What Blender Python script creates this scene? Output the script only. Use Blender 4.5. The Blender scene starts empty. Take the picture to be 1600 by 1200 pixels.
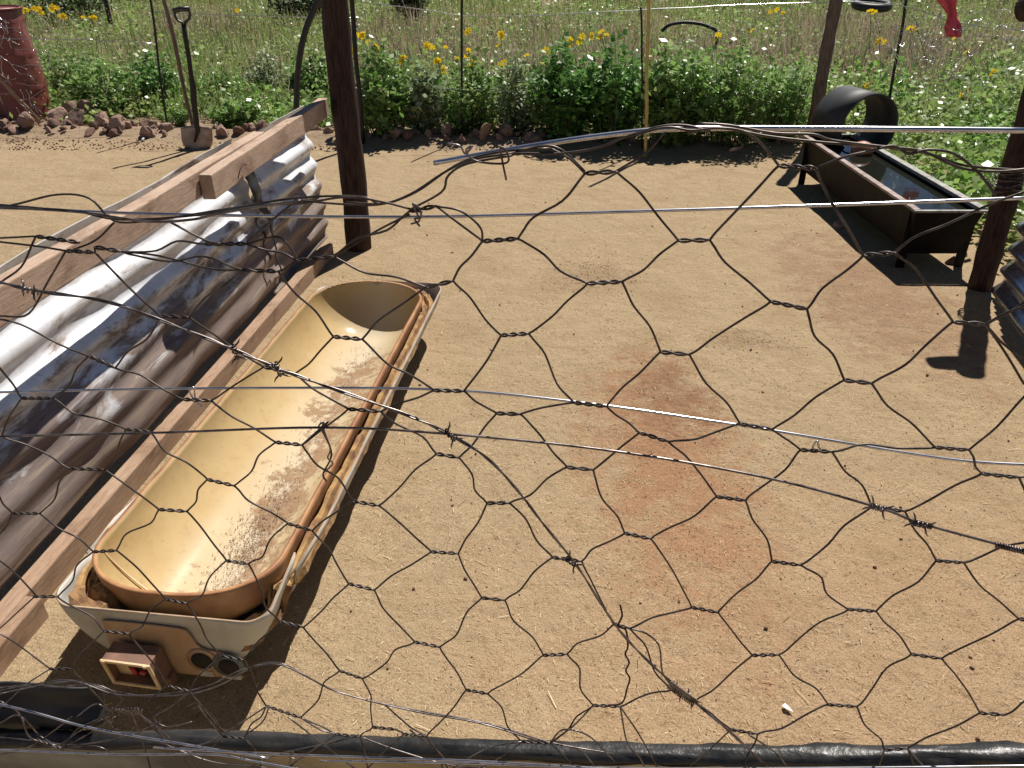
import bpy, math, random
import numpy as np
from mathutils import Vector, Matrix, noise as mnoise
R = math.radians
random.seed(7); rng = np.random.default_rng(7)
S = bpy.context.scene; COL = S.collection
# ------------------------------------------------------------------ camera
cam = bpy.data.cameras.new('camera'); camo = bpy.data.objects.new('camera', cam); COL.objects.link(camo)
CAMZ, PITCH, F = 1.5, R(30), 1200.0
camo.location = (0, 0, CAMZ); camo.rotation_euler = (R(90) - PITCH, 0, 0)
cam.sensor_width = 36; cam.lens = 27; cam.clip_start = .02; cam.clip_end = 400
S.camera = camo
# ------------------------------------------------------------------ sky and sun
SUNEL, SX, SY = R(57), .45, .89
w = bpy.data.worlds.new('World'); S.world = w; w.use_nodes = True
nt = w.node_tree; sky = nt.nodes.new('ShaderNodeTexSky'); sky.sky_type = 'NISHITA'; sky.sun_disc = False
sky.sun_elevation = SUNEL; sky.sun_rotation = math.atan2(SX, SY); sky.air_density = .6; sky.dust_density = .1; sky.altitude = 1400
bg = nt.nodes['Background']; bg.inputs[1].default_value = .05; nt.links.new(sky.outputs[0], bg.inputs[0])
sl = bpy.data.lights.new('sun', 'SUN'); so = bpy.data.objects.new('sun', sl); COL.objects.link(so)
sl.energy = 5.0; sl.angle = R(.53); sl.color = (1, .945, .87)
n = math.hypot(SX, SY); sd = Vector((SX/n*math.cos(SUNEL), SY/n*math.cos(SUNEL), math.sin(SUNEL)))
so.rotation_euler = sd.to_track_quat('Z', 'Y').to_euler(); so.location = (3, 6, 8)
S.view_settings.view_transform = 'Standard'; S.view_settings.look = 'None'
S.view_settings.exposure = .44; S.view_settings.gamma = 1
S.render.engine = 'CYCLES'
try: S.cycles.max_bounces = 7; S.cycles.diffuse_bounces = 2; S.cycles.transparent_max_bounces = 6
except Exception: pass

# ------------------------------------------------------------------ helpers
def ray(u, v):
    a = (u - 800) / F; b = (600 - v) / F
    return Vector((a, math.cos(PITCH) + b*math.sin(PITCH), -math.sin(PITCH) + b*math.cos(PITCH)))
def at(u, v, z=None, Y=None):
    d = ray(u, v)
    t = (z - CAMZ)/d.z if Y is None else Y/d.y
    return Vector((0, 0, CAMZ)) + d*t
FS, FD = .15, .56           # the near fence: a vertical plane  FS*x + y = FD
def onf(u, v, off=0.0):
    d = ray(u, v); t = (FD + off)/(FS*d.x + d.y)
    return Vector((0, 0, CAMZ)) + d*t

def nodes(name):
    m = bpy.data.materials.new(name); m.use_nodes = True
    nt = m.node_tree; return m, nt, nt.nodes, nt.links, nt.nodes['Principled BSDF']
def ramp(N, L, src, stops, interp='LINEAR'):
    r = N.new('ShaderNodeValToRGB'); r.color_ramp.interpolation = interp
    e = r.color_ramp.elements
    while len(e) < len(stops): e.new(.5)
    for el, (p, c) in zip(e, stops): el.position = p; el.color = (*c, 1) if len(c) == 3 else c
    L.new(src, r.inputs[0]); return r.outputs[0]
def noise(N, L, vec, scale, detail=4, rough=.6, dist=0):
    t = N.new('ShaderNodeTexNoise'); t.inputs['Scale'].default_value = scale; t.inputs['Detail'].default_value = detail
    t.inputs['Roughness'].default_value = rough; t.inputs['Distortion'].default_value = dist
    if vec is not None: L.new(vec, t.inputs['Vector'])
    return t.outputs['Fac']
def mapping(N, L, scale=(1, 1, 1), coord='Object', loc=(0, 0, 0)):
    tc = N.new('ShaderNodeTexCoord'); mp = N.new('ShaderNodeMapping')
    mp.inputs['Scale'].default_value = scale; mp.inputs['Location'].default_value = loc
    L.new(tc.outputs[coord], mp.inputs['Vector']); return mp.outputs[0]
def mix(N, L, fac, a, b, mode='MIX'):
    m = N.new('ShaderNodeMix'); m.data_type = 'RGBA'; m.blend_type = mode
    for k, x in ((0, fac), (6, a), (7, b)):
        if isinstance(x, (int, float)): m.inputs[k].default_value = x
        elif isinstance(x, tuple): m.inputs[k].default_value = (*x, 1)
        else: L.new(x, m.inputs[k])
    return m.outputs[2]
def math_(N, L, op, a, b=0, clamp=False):
    m = N.new('ShaderNodeMath'); m.operation = op; m.use_clamp = clamp
    for k, x in ((0, a), (1, b)):
        if isinstance(x, (int, float)): m.inputs[k].default_value = x
        else: L.new(x, m.inputs[k])
    return m.outputs[0]
def bump(N, L, P, h, strength=.4, dist=.01):
    b = N.new('ShaderNodeBump'); b.inputs['Strength'].default_value = strength; b.inputs['Distance'].default_value = dist
    L.new(h, b.inputs['Height']); L.new(b.outputs[0], P.inputs['Normal'])
def simple(name, c1, c2=None, rough=.6, metal=0, scale=20, stretch=(1, 1, 1), bs=.3, bd=.003, lo=.35, hi=.65, coord='Object'):
    m, nt, N, L, P = nodes(name)
    v = mapping(N, L, stretch, coord); f = noise(N, L, v, scale, 6)
    c2 = c2 or tuple(x*.6 for x in c1)
    L.new(ramp(N, L, f, [(lo, c1), (hi, c2)]), P.inputs['Base Color'])
    P.inputs['Roughness'].default_value = rough; P.inputs['Metallic'].default_value = metal
    if bs: bump(N, L, P, f, bs, bd)
    return m
def leafmat(name, cols, rough=.45, trans=.35, patch=None):
    m, nt, N, L, P = nodes(name)
    g = N.new('ShaderNodeNewGeometry'); k = len(cols)
    c = ramp(N, L, g.outputs['Random Per Island'], [(i/max(1, k-1), x) for i, x in enumerate(cols)])
    if patch:
        f = noise(N, L, g.outputs['Position'], patch[0], 3)
        f = ramp(N, L, f, [(.42, (0, 0, 0)), (.6, (1, 1, 1))])
        c = mix(N, L, f, c, patch[1])
    L.new(c, P.inputs['Base Color']); P.inputs['Roughness'].default_value = rough
    t = N.new('ShaderNodeBsdfTranslucent'); L.new(c, t.inputs[0])
    ms = N.new('ShaderNodeMixShader'); ms.inputs[0].default_value = trans
    L.new(P.outputs[0], ms.inputs[1]); L.new(t.outputs[0], ms.inputs[2])
    L.new(ms.outputs[0], N['Material Output'].inputs[0]); return m

# material set
M = {}
M['wire'] = simple('wire', (.27, .24, .23), (.06, .045, .04), .38, .85, 60, bs=.15, bd=.0005)
M['wire_dark'] = simple('wire_dark', (.115, .095, .085), (.035, .026, .022), .45, .6, 70, bs=.15, bd=.0005)
M['wire_bright'] = simple('wire_bright', (.66, .66, .70), (.40, .40, .43), .26, .95, 40, bs=.05, bd=.0003)
M['wire_rust'] = simple('wire_rust', (.10, .035, .02), (.05, .02, .015), .8, .2, 300)
M['wood'] = simple('wood', (.50, .36, .26), (.27, .17, .11), .85, 0, 9, (1, 9, 9), .5, .003, .32, .75)
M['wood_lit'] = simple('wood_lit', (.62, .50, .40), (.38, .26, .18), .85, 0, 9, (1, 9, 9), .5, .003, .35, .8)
M['post'] = simple('post', (.075, .045, .034), (.025, .016, .014), .85, 0, 12, (9, 9, 1), .8, .006)
M['grey_post'] = simple('grey_post', (.22, .16, .12), (.09, .06, .045), .85, 0, 12, (9, 9, 1), .8, .006)
M['black'] = simple('black', (.012, .012, .013), (.022, .022, .024), .55, 0, 30, bs=.2)
M['black_gloss'] = simple('black_gloss', (.012, .012, .012), (.035, .033, .03), .38, 0, 26, bs=.8, bd=.004)
M['black_matt'] = simple('black_matt', (.022, .022, .023), (.034, .033, .032), .6, 0, 12, bs=.1)
M['rod'] = simple('rod', (.02, .018, .017), (.035, .025, .02), .6, .3, 60)
M['yellow'] = simple('yellow', (.62, .48, .14), (.48, .36, .1), .5, 0, 20)
M['pink'] = simple('pink', (.85, .10, .16), (.75, .07, .12), .45, 0, 30, bs=.6, bd=.01)
M['stem'] = simple('stem', (.12, .14, .05), (.16, .12, .06), .7, 0, 30)
M['blade'] = simple('blade', (.42, .33, .28), (.22, .15, .12), .55, .3, 14)
M['hole'] = simple('hole', (.02, .018, .015), (.03, .02, .015), .9)
M['trough_steel'] = simple('trough_steel', (.018, .014, .013), (.008, .007, .007), .6, .2, 16)
M['trough_steel'].node_tree.nodes['Principled BSDF'].inputs['Specular IOR Level'].default_value = .12; M['post'].node_tree.nodes['Principled BSDF'].inputs['Specular IOR Level'].default_value = .2
M['rim_steel'] = simple('rim_steel', (.30, .24, .22), (.16, .11, .09), .5, .3, 25)
M['greyrim'] = simple('greyrim', (.34, .33, .30), (.16, .15, .13), .7, .1, 25)
M['float'] = simple('float', (.42, .17, .08), (.30, .11, .05), .5, 0, 20)
M['bark'] = simple('bark', (.16, .12, .09), (.07, .05, .04), .9, 0, 14, (6, 6, 1))
def wood(name, c1, c2, seed):
    m, nt, N, L, P = nodes(name)
    v = mapping(N, L, (1, 9, 9), loc=(seed, 0, 0)); f = noise(N, L, v, 14, 9, .8, .2); g = noise(N, L, mapping(N, L, (1, 2.2, 2.2)), 4.5, 5, .7, .5); k = noise(N, L, mapping(N, L, (1, 3, 3)), 26, 3, .6)
    c = ramp(N, L, f, [(.32, c1), (.72, c2)])
    c = mix(N, L, 1.0, c, ramp(N, L, g, [(.32, (1, 1, 1)), (.52, (.86, .82, .78)), (.68, (.50, .43, .38))]), 'MULTIPLY')
    c = mix(N, L, ramp(N, L, k, [(.66, (0, 0, 0)), (.74, (.8, .8, .8))]), c, (.10, .06, .045))
    L.new(c, P.inputs['Base Color']); P.inputs['Roughness'].default_value = .88; bump(N, L, P, f, .6, .004); return m
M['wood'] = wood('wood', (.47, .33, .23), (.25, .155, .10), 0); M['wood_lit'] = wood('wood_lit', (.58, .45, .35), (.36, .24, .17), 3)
def stone():
    m, nt, N, L, P = nodes('stone')
    v = mapping(N, L, coord='Object'); f = noise(N, L, v, 9, 8, .7)
    oi = N.new('ShaderNodeObjectInfo')
    c = ramp(N, L, f, [(.3, (.19, .12, .095)), (.5, (.35, .235, .185)), (.7, (.52, .40, .33))])
    c2 = ramp(N, L, oi.outputs['Random'], [(0, (.55, .45, .4)), (.5, (.95, .9, .85)), (1, (1.25, 1.2, 1.15))])
    L.new(mix(N, L, 1.0, c, c2, 'MULTIPLY'), P.inputs['Base Color']); P.inputs['Roughness'].default_value = .9
    bump(N, L, P, f, .9, .02); return m
M['stone'] = stone()
def galv(name='galvanised', refl=1.2, met=.45, rgh=.42):
    m, nt, N, L, P = nodes(name)
    v = mapping(N, L); f = noise(N, L, v, 6, 6, .65); g = noise(N, L, mapping(N, L, (1, 1, 4)), 3.2, 5, .7, .6)
    vo = N.new('ShaderNodeTexVoronoi'); vo.inputs['Scale'].default_value = 42; L.new(v, vo.inputs['Vector'])
    c = ramp(N, L, f, [(.3, (.86, .87, .88)), (.55, (.76, .77, .79)), (.8, (.62, .59, .55))])
    sp = ramp(N, L, vo.outputs['Color'], [(0, (.85, .85, .86)), (1, (1, 1, 1))])
    c = mix(N, L, 1.0, c, sp, 'MULTIPLY')
    sz = N.new('ShaderNodeSeparateXYZ'); L.new(v, sz.inputs[0]); ground_refl = math_(N, L, 'MULTIPLY', math_(N, L, 'SUBTRACT', .48, sz.outputs[2]), refl, True)
    d = ramp(N, L, math_(N, L, 'ADD', g, ground_refl), [(.55, (0, 0, 0)), (.68, (.92, .92, .92))])  # ground reflection painted brown on the lower sheet, plus patchy dirt
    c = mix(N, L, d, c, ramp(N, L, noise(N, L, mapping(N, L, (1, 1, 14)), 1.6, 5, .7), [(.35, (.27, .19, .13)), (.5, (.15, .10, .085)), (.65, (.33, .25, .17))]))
    L.new(c, P.inputs['Base Color'])
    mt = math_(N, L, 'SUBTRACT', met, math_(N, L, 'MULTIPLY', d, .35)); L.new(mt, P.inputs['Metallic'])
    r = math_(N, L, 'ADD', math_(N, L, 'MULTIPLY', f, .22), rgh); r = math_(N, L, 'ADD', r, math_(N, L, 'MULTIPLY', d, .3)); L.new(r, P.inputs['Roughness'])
    bump(N, L, P, f, .10, .012); return m
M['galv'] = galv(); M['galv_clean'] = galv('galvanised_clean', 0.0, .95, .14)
M['old_sheet'] = simple('old_sheet', (.46, .41, .28), (.20, .17, .12), .34, .75, 5, (1, 1, 5), .2, .004)
def ground_mat():
    m, nt, N, L, P = nodes('sandy_soil')
    g = N.new('ShaderNodeNewGeometry'); pos = g.outputs['Position']
    fine = noise(N, L, pos, 260, 3, .7); med = noise(N, L, pos, 38, 5, .7); big = noise(N, L, pos, 2.2, 5, .6); vb = noise(N, L, pos, .8, 3, .5)
    c = ramp(N, L, big, [(.3, (.31, .224, .130)), (.5, (.36, .268, .163)), (.72, (.295, .210, .122))])
    # reddish trampled patch and redder soil by the trough
    sx = N.new('ShaderNodeSeparateXYZ'); L.new(pos, sx.inputs[0])
    def blob(cx, cy, rx, ry, amt, nz=1.0):
        a = math_(N, L, 'DIVIDE', math_(N, L, 'SUBTRACT', sx.outputs[0], cx), rx)
        b = math_(N, L, 'DIVIDE', math_(N, L, 'SUBTRACT', sx.outputs[1], cy), ry)
        d = math_(N, L, 'ADD', math_(N, L, 'MULTIPLY', a, a), math_(N, L, 'MULTIPLY', b, b))
        d = math_(N, L, 'ADD', d, math_(N, L, 'MULTIPLY', math_(N, L, 'SUBTRACT', noise(N, L, pos, 7, 10, .82), .5), 5.0*nz))
        return ramp(N, L, d, [(0, (amt,)*3), (.9, (0, 0, 0))])
    c = mix(N, L, blob(.52, 2.1, .34, .95, .8), c, (.29, .15, .08))
    c = mix(N, L, blob(.60, 2.5, .20, .35, .5), c, (.17, .085, .045))
    c = mix(N, L, blob(.42, 3.7, .28, .28, .4), c, (.19, .12, .065))
    c = mix(N, L, blob(1.75, 3.5, .45, 1.1, .65), c, (.24, .14, .085))
    c = mix(N, L, blob(1.0, 3.0, .2, .14, .5), c, (.20, .13, .07))
    c = mix(N, L, blob(.9, 1.3, 1.3, .9, .4, .6), c, (.36, .22, .125))
    fc = ramp(N, L, fine, [(.33, (.52, .48, .44)), (.5, (1, 1, 1)), (.66, (1.3, 1.32, 1.32))])
    c = mix(N, L, .85, c, fc, 'MULTIPLY')
    sp = ramp(N, L, med, [(.30, (.52, .46, .42)), (.43, (1, 1, 1)), (1, (1, 1, 1))])
    c = mix(N, L, .8, c, sp, 'MULTIPLY')
    # field soil beyond the stones
    edge = math_(N, L, 'ADD', sx.outputs[1], math_(N, L, 'MULTIPLY', sx.outputs[0], .1))
    e = math_(N, L, 'ADD', edge, math_(N, L, 'MULTIPLY', med, .5))
    e = ramp(N, L, math_(N, L, 'SUBTRACT', e, 6.3), [(.2, (0, 0, 0)), (.75, (1, 1, 1))])
    fs = ramp(N, L, noise(N, L, pos, 4, 6, .7), [(.35, (.20, .14, .09)), (.6, (.33, .24, .17)), (.75, (.18, .15, .08))])
    c = mix(N, L, e, c, fs)
    L.new(c, P.inputs['Base Color']); P.inputs['Roughness'].default_value = .95
    P.inputs['Specular IOR Level'].default_value = .15
    h = math_(N, L, 'ADD', math_(N, L, 'MULTIPLY', fine, .6), math_(N, L, 'MULTIPLY', med, 1.4)); h = math_(N, L, 'ADD', h, math_(N, L, 'MULTIPLY', noise(N, L, pos, 9, 4, .6, .8), 2.5))
    vo = N.new('ShaderNodeTexVoronoi'); vo.feature = 'SMOOTH_F1'; vo.inputs['Scale'].default_value = 13; vo.inputs['Randomness'].default_value = 1; L.new(pos, vo.inputs['Vector']); h = math_(N, L, 'ADD', h, math_(N, L, 'MULTIPLY', vo.outputs['Distance'], 1.6))
    bump(N, L, P, h, .8, .008); return m
M['soil'] = ground_mat()
def tank_mat():
    m, nt, N, L, P = nodes('tank_lining')
    tc = N.new('ShaderNodeTexCoord'); ob = tc.outputs['Object']
    sx = N.new('ShaderNodeSeparateXYZ'); L.new(ob, sx.inputs[0])
    big = noise(N, L, ob, 3.5, 5, .6); fine = noise(N, L, ob, 42, 8, .78); st = noise(N, L, ob, 9, 7, .7, .4)
    c = ramp(N, L, big, [(.3, (.47, .325, .135)), (.55, (.57, .42, .20)), (.75, (.50, .37, .19))])
    c = mix(N, L, ramp(N, L, fine, [(.54, (0, 0, 0)), (.70, (.6, .6, .6))]), c, (.34, .22, .10))
    # whitish sun highlight painted along the bottom, and mud drifts lying there
    low = math_(N, L, 'SUBTRACT', 1.0, math_(N, L, 'DIVIDE', math_(N, L, 'ABSOLUTE', math_(N, L, 'SUBTRACT', sx.outputs[0], .03)), .17))
    pale = math_(N, L, 'MULTIPLY', low, .7, True); c = mix(N, L, pale, c, (.70, .63, .49))
    dn = math_(N, L, 'ADD', math_(N, L, 'MULTIPLY', st, 1.5), math_(N, L, 'MULTIPLY', fine, .9))
    lo2 = math_(N, L, 'SUBTRACT', 1.0, math_(N, L, 'DIVIDE', math_(N, L, 'ABSOLUTE', math_(N, L, 'SUBTRACT', sx.outputs[0], .06)), .13))
    dn = math_(N, L, 'ADD', dn, math_(N, L, 'MULTIPLY', lo2, .34))
    dm = ramp(N, L, dn, [(.70, (0, 0, 0)), (.80, (1, 1, 1))]);
    dm2 = N.new('ShaderNodeMapRange'); L.new(dn, dm2.inputs[0]); dm2.inputs[1].default_value = 1.36; dm2.inputs[2].default_value = 1.50
    below = math_(N, L, 'MULTIPLY', math_(N, L, 'LESS_THAN', sx.outputs[2], .135), math_(N, L, 'LESS_THAN', sx.outputs[1], 1.5))
    d = math_(N, L, 'MULTIPLY', dm2.outputs[0], below, True)
    c = mix(N, L, math_(N, L, 'MULTIPLY', d, .85), c, (.33, .20, .11))
    L.new(c, P.inputs['Base Color'])
    r = math_(N, L, 'ADD', math_(N, L, 'MULTIPLY', d, .25), .66); L.new(r, P.inputs['Roughness'])
    P.inputs['Specular IOR Level'].default_value = .35; P.inputs['Coat Weight'].default_value = .30; P.inputs['Coat Roughness'].default_value = .19
    bump(N, L, P, math_(N, L, 'ADD', math_(N, L, 'MULTIPLY', d, 1.0), math_(N, L, 'MULTIPLY', fine, .2)), .4, .004)
    t = N.new('ShaderNodeBsdfTranslucent'); t.inputs[0].default_value = (.8, .38, .10, 1)
    ms = N.new('ShaderNodeMixShader'); ms.inputs[0].default_value = .2
    L.new(P.outputs[0], ms.inputs[1]); L.new(t.outputs[0], ms.inputs[2]); L.new(ms.outputs[0], N['Material Output'].inputs[0]); return m
M['tank'] = tank_mat()
M['orange'] = simple('orange', (.42, .22, .09), (.24, .09, .04), .6, 0, 9, bs=.1)
M['shell'] = simple('shell', (.52, .51, .47), (.34, .28, .21), .5, 0, 7, bs=.05, lo=.45, hi=.75)
M['shell_edge'] = simple('shell_edge', (.46, .34, .23), (.28, .17, .10), .6, 0, 15)
M['foam'] = simple('foam', (.42, .26, .10), (.18, .09, .045), .95, 0, 22, bs=.7, bd=.01, lo=.35, hi=.62)
M['cream'] = simple('cream', (.74, .60, .38), (.55, .38, .22), .5, 0, 18)
M['brown'] = simple('brown', (.24, .13, .09), (.13, .07, .05), .6, 0, 15)
M['tanplate'] = simple('tanplate', (.52, .36, .24), (.40, .25, .15), .6, 0, 14)
M['bluegrey'] = simple('bluegrey', (.16, .20, .19), (.10, .12, .12), .5, 0, 25)
M['red'] = simple('red', (.55, .05, .05), (.3, .03, .03), .4)
M['white'] = simple('white', (.85, .85, .83), (.75, .75, .72), .6, 0, 30, bs=0)
M['label'] = simple('label', (.55, .52, .46), (.42, .38, .33), .6, 0, 30)
def drum_mat():
    m, nt, N, L, P = nodes('drum_paint')
    v = mapping(N, L); f = noise(N, L, v, 4, 7, .7)
    L.new(ramp(N, L, f, [(.3, (.15, .035, .03)), (.5, (.21, .055, .045)), (.72, (.15, .055, .035))]), P.inputs['Base Color'])
    P.inputs['Roughness'].default_value = .42; bump(N, L, P, f, .4, .03); return m
M['drum'] = drum_mat()
def water_mat():
    m, nt, N, L, P = nodes('dark_water')
    P.inputs['Base Color'].default_value = (.012, .014, .010, 1); P.inputs['Roughness'].default_value = .03; P.inputs['IOR'].default_value = 1.33
    P.inputs['Specular IOR Level'].default_value = 1.0
    bump(N, L, P, noise(N, L, mapping(N, L), 14, 3), .06, .01); return m
M['water'] = water_mat()
M['leaf'] = leafmat('leaf', [(.09, .19, .035), (.17, .31, .07), (.28, .43, .12), (.18, .32, .08), (.42, .50, .24)], .34, .42)
M['leaf_dark'] = leafmat('leaf_dark', [(.07, .17, .035), (.12, .27, .06), (.20, .38, .09)], .36, .4)
M['leaf_grey'] = leafmat('leaf_grey', [(.18, .25, .12), (.28, .36, .18), (.40, .44, .28)], .5, .4)
M['weeds'] = leafmat('weeds', [(.09, .20, .03), (.16, .33, .06), (.27, .46, .09), (.34, .50, .14), (.14, .28, .05), (.46, .54, .28)], .36, .45, (1.1, (.30, .38, .13)))
M['grass'] = leafmat('grass', [(.12, .22, .05), (.22, .32, .09), (.34, .36, .15), (.48, .40, .22), (.22, .26, .10)], .5, .45, (.5, (.22, .30, .09)))
M['dry'] = leafmat('dry', [(.30, .21, .15), (.42, .32, .23), (.55, .45, .33), (.20, .13, .11)], .7, .35)
M['straw'] = leafmat('straw', [(.66, .52, .30), (.78, .66, .42), (.36, .22, .10), (.25, .14, .07), (.72, .60, .38)], .8, .05)
M['grit'] = leafmat('grit', [(.16, .09, .05), (.26, .16, .10), (.11, .06, .04), (.34, .25, .16), (.20, .11, .07)], .95, 0)
M['petal'] = leafmat('petal', [(.92, .66, .02), (.95, .74, .04)], .5, .3)
M['pale_petal'] = leafmat('pale_petal', [(.46, .58, .20), (.66, .72, .40)], .5, .3)
M['tree_leaf'] = leafmat('tree_leaf', [(.03, .06, .02), (.05, .09, .025), (.08, .13, .035)], .5, .3)

def tag(o, label=None, cat=None, group=None, kind=None):
    for k, x in (('label', label), ('category', cat), ('group', group), ('kind', kind)):
        if x: o[k] = x
    return o
def mesh(name, V, Fc, mats, mi=None, smooth=False):
    me = bpy.data.meshes.new(name)
    V = np.asarray(V, dtype=np.float32).reshape(-1, 3)
    if isinstance(Fc, np.ndarray):
        k = Fc.shape[1]; me.vertices.add(len(V)); me.vertices.foreach_set('co', V.ravel())
        me.loops.add(Fc.size); me.loops.foreach_set('vertex_index', Fc.ravel().astype(np.int32))
        me.polygons.add(len(Fc)); me.polygons.foreach_set('loop_start', np.arange(0, Fc.size, k, dtype=np.int32))
        me.update(calc_edges=True)
    else:
        me.from_pydata([tuple(map(float, v)) for v in V], [], Fc)
    for m_ in (mats if isinstance(mats, (list, tuple)) else [mats]): me.materials.append(M[m_])
    if mi is not None: me.polygons.foreach_set('material_index', np.asarray(mi, dtype=np.int32))
    if smooth: me.polygons.foreach_set('use_smooth', np.ones(len(me.polygons), dtype=bool))
    me.update(); return me
def put(name, me, parent=None, mw=None):
    o = bpy.data.objects.new(name, me); COL.objects.link(o)
    if parent is not None:
        o.parent = parent; o.matrix_parent_inverse = parent.matrix_basis.inverted()
    if mw is not None: o.matrix_basis = mw
    return o
def top(name, loc=(0, 0, 0), **k):
    o = bpy.data.objects.new(name, None); COL.objects.link(o); o.location = loc; o.empty_display_size = .1
    return tag(o, **k)
class MB:
    def __init__(s): s.V = []; s.F = []; s.m = []; s.sm = []
    def add(s, V, F, m=0, smooth=False):
        b = len(s.V); s.V += [tuple(v) for v in V]; s.F += [tuple(i + b for i in f) for f in F]; s.m += [m]*len(F); s.sm += [smooth]*len(F); return s
    def box(s, a, b, m=0):
        x0, y0, z0 = a; x1, y1, z1 = b
        V = [(x0, y0, z0), (x1, y0, z0), (x1, y1, z0), (x0, y1, z0), (x0, y0, z1), (x1, y0, z1), (x1, y1, z1), (x0, y1, z1)]
        return s.add(V, [(0, 3, 2, 1), (4, 5, 6, 7), (0, 1, 5, 4), (1, 2, 6, 5), (2, 3, 7, 6), (3, 0, 4, 7)], m)
    def tube(s, pts, r, seg=8, m=0, cap=True):
        pts = [Vector(p) for p in pts]; n = len(pts)
        rs = r if hasattr(r, '__len__') else [r]*n
        V = []; up = None
        for i, p in enumerate(pts):
            t = (pts[min(i+1, n-1)] - pts[max(i-1, 0)])
            if t.length < 1e-9: t = Vector((0, 0, 1))
            t.normalize()
            if up is None: up = t.orthogonal().normalized()
            else:
                up = up - t*up.dot(t)
                up = up.normalized() if up.length > 1e-6 else t.orthogonal().normalized()
            bi = t.cross(up)
            for k in range(seg):
                a = 2*math.pi*k/seg; V.append(p + (up*math.cos(a) + bi*math.sin(a))*rs[i])
        Fc = [(i*seg + k, i*seg + (k+1) % seg, (i+1)*seg + (k+1) % seg, (i+1)*seg + k) for i in range(n-1) for k in range(seg)]
        if cap: Fc += [tuple(range(seg-1, -1, -1)), tuple(range((n-1)*seg, n*seg))]
        return s.add(V, Fc, m, True)
    def build(s, name, mats, parent=None, mw=None):
        me = mesh(name, s.V, s.F, mats, s.m)
        me.polygons.foreach_set('use_smooth', np.array(s.sm, dtype=bool)); me.update()
        return put(name, me, parent, mw)
def smoothline(P, k=5):
    P = [Vector(p) for p in P]; Q = [P[0]*2 - P[1]] + P + [P[-1]*2 - P[-2]]; out = []
    for i in range(1, len(Q)-2):
        a, b, c, d = Q[i-1], Q[i], Q[i+1], Q[i+2]
        for j in range(k):
            t = j/k; out.append(.5*((2*b) + (c-a)*t + (2*a - 5*b + 4*c - d)*t*t + (3*b - a - 3*c + d)*t**3))
    out.append(P[-1]); return out
def bevel(o, wd=.004, seg=2):
    m = o.modifiers.new('bevel', 'BEVEL'); m.width = wd; m.segments = seg; m.limit_method = 'ANGLE'; return o
def frame(o, xdir, z=Vector((0, 0, 1))):
    x = Vector(xdir).normalized(); y = z.cross(x).normalized(); zz = x.cross(y)
    m = Matrix((x, y, zz)).transposed().to_4x4(); m.translation = Vector(o); return m
def wobble(pts, amp, fr=3, seed=0):
    return [p + amp*Vector(mnoise.noise_vector(p*fr + Vector((seed*7.1, seed*3.3, 0)))) for p in map(Vector, pts)]

# ------------------------------------------------------------------ ground
xs = np.concatenate([[-90, -40, -20, -10], np.linspace(-5, 5, 101), [10, 20, 40, 90]])
ys = np.concatenate([[-40, -15, -5, -1], np.linspace(0, 9, 91), [12, 18, 30, 60, 140]])
V = []
for y in ys:
    for x in xs:
        z = 0
        if -5.1 < x < 5.1 and -.1 < y < 9.1:
            e_ = y + .1*x - 6.72; z = .055*math.exp(-(e_/.16)**2)*(1 + .5*mnoise.noise(Vector((x*3, y*4, 8)))) if abs(e_) < .6 else 0
            z += .010*mnoise.noise(Vector((x*1.6, y*1.6, 0))) + .005*mnoise.noise(Vector((x*6, y*6, 3)))
        V.append((x, y, z))
nx = len(xs)
Fg = np.array([(j*nx+i, j*nx+i+1, (j+1)*nx+i+1, (j+1)*nx+i) for j in range(len(ys)-1) for i in range(nx-1)])
tag(put('ground', mesh('ground', V, Fg, 'soil', smooth=True)), kind='structure')

# ------------------------------------------------------------------ left corrugated panel with timber rails
def px_(Y): return -1.2 + .09*(Y - 2)
d = Vector((.09, 1, 0)).normalized(); side = Vector((d.y, -d.x, 0))
PO = Vector((px_(0), 0, 0))
panel = top('corrugated_panel', (px_(2.5), 2.5, 0), label='low galvanised corrugated sheet panel between timber rails left of the cut tank', cat='panel')
def corr(name, L0, L1, z0, z1, off, org, dr, sd_, mats, parent, pitch=.106, amp=.0165, tilt=0.0, dent=.006, seed=0, bulge=0.0, lowamp=1.0):
    nl = int((L1-L0)/.035) + 2; nz = int((z1-z0)/.0075) + 1
    V = []
    for i in range(nl):
        for j in range(nz):
            z = z0 + (z1-z0)*j/(nz-1); s = L0 + (L1-L0)*i/(nl-1)
            dn = mnoise.noise(Vector((s*1.7+seed*9, z*3.2, seed)))*dent*2 + mnoise.noise(Vector((s*6, z*9, seed+4)))*dent*.55
            sag = .004*mnoise.noise(Vector((s*.8, seed*3, 1)))
            o = amp*(lowamp + (1-lowamp)*max(0, min(1, (z-.22)/.2)))*math.sin(2*math.pi*(z+sag)/pitch) + dn + tilt*(z-z0) - bulge*(math.sqrt(max(0, z-.22)**2 + .0025) - .05 if z > .22 else 0)
            V.append(org + dr*s + sd_*(off + o) + Vector((0, 0, z + sag)))
    Fc = np.array([(i*nz+j, (i+1)*nz+j, (i+1)*nz+j+1, i*nz+j+1) for i in range(nl-1) for j in range(nz-1)])
    o = put(name, mesh(name, V, Fc, mats, smooth=True), parent)
    m = o.modifiers.new('t', 'SOLIDIFY'); m.thickness = .0008; return o
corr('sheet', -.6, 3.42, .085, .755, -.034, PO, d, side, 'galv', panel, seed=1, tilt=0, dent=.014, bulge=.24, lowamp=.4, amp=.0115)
corr('sheet', 3.36, 4.20, .05, .76, -.036, PO, d, side, 'galv', panel, seed=2, tilt=0, dent=.011, bulge=.12, lowamp=.8, amp=.014)
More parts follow.
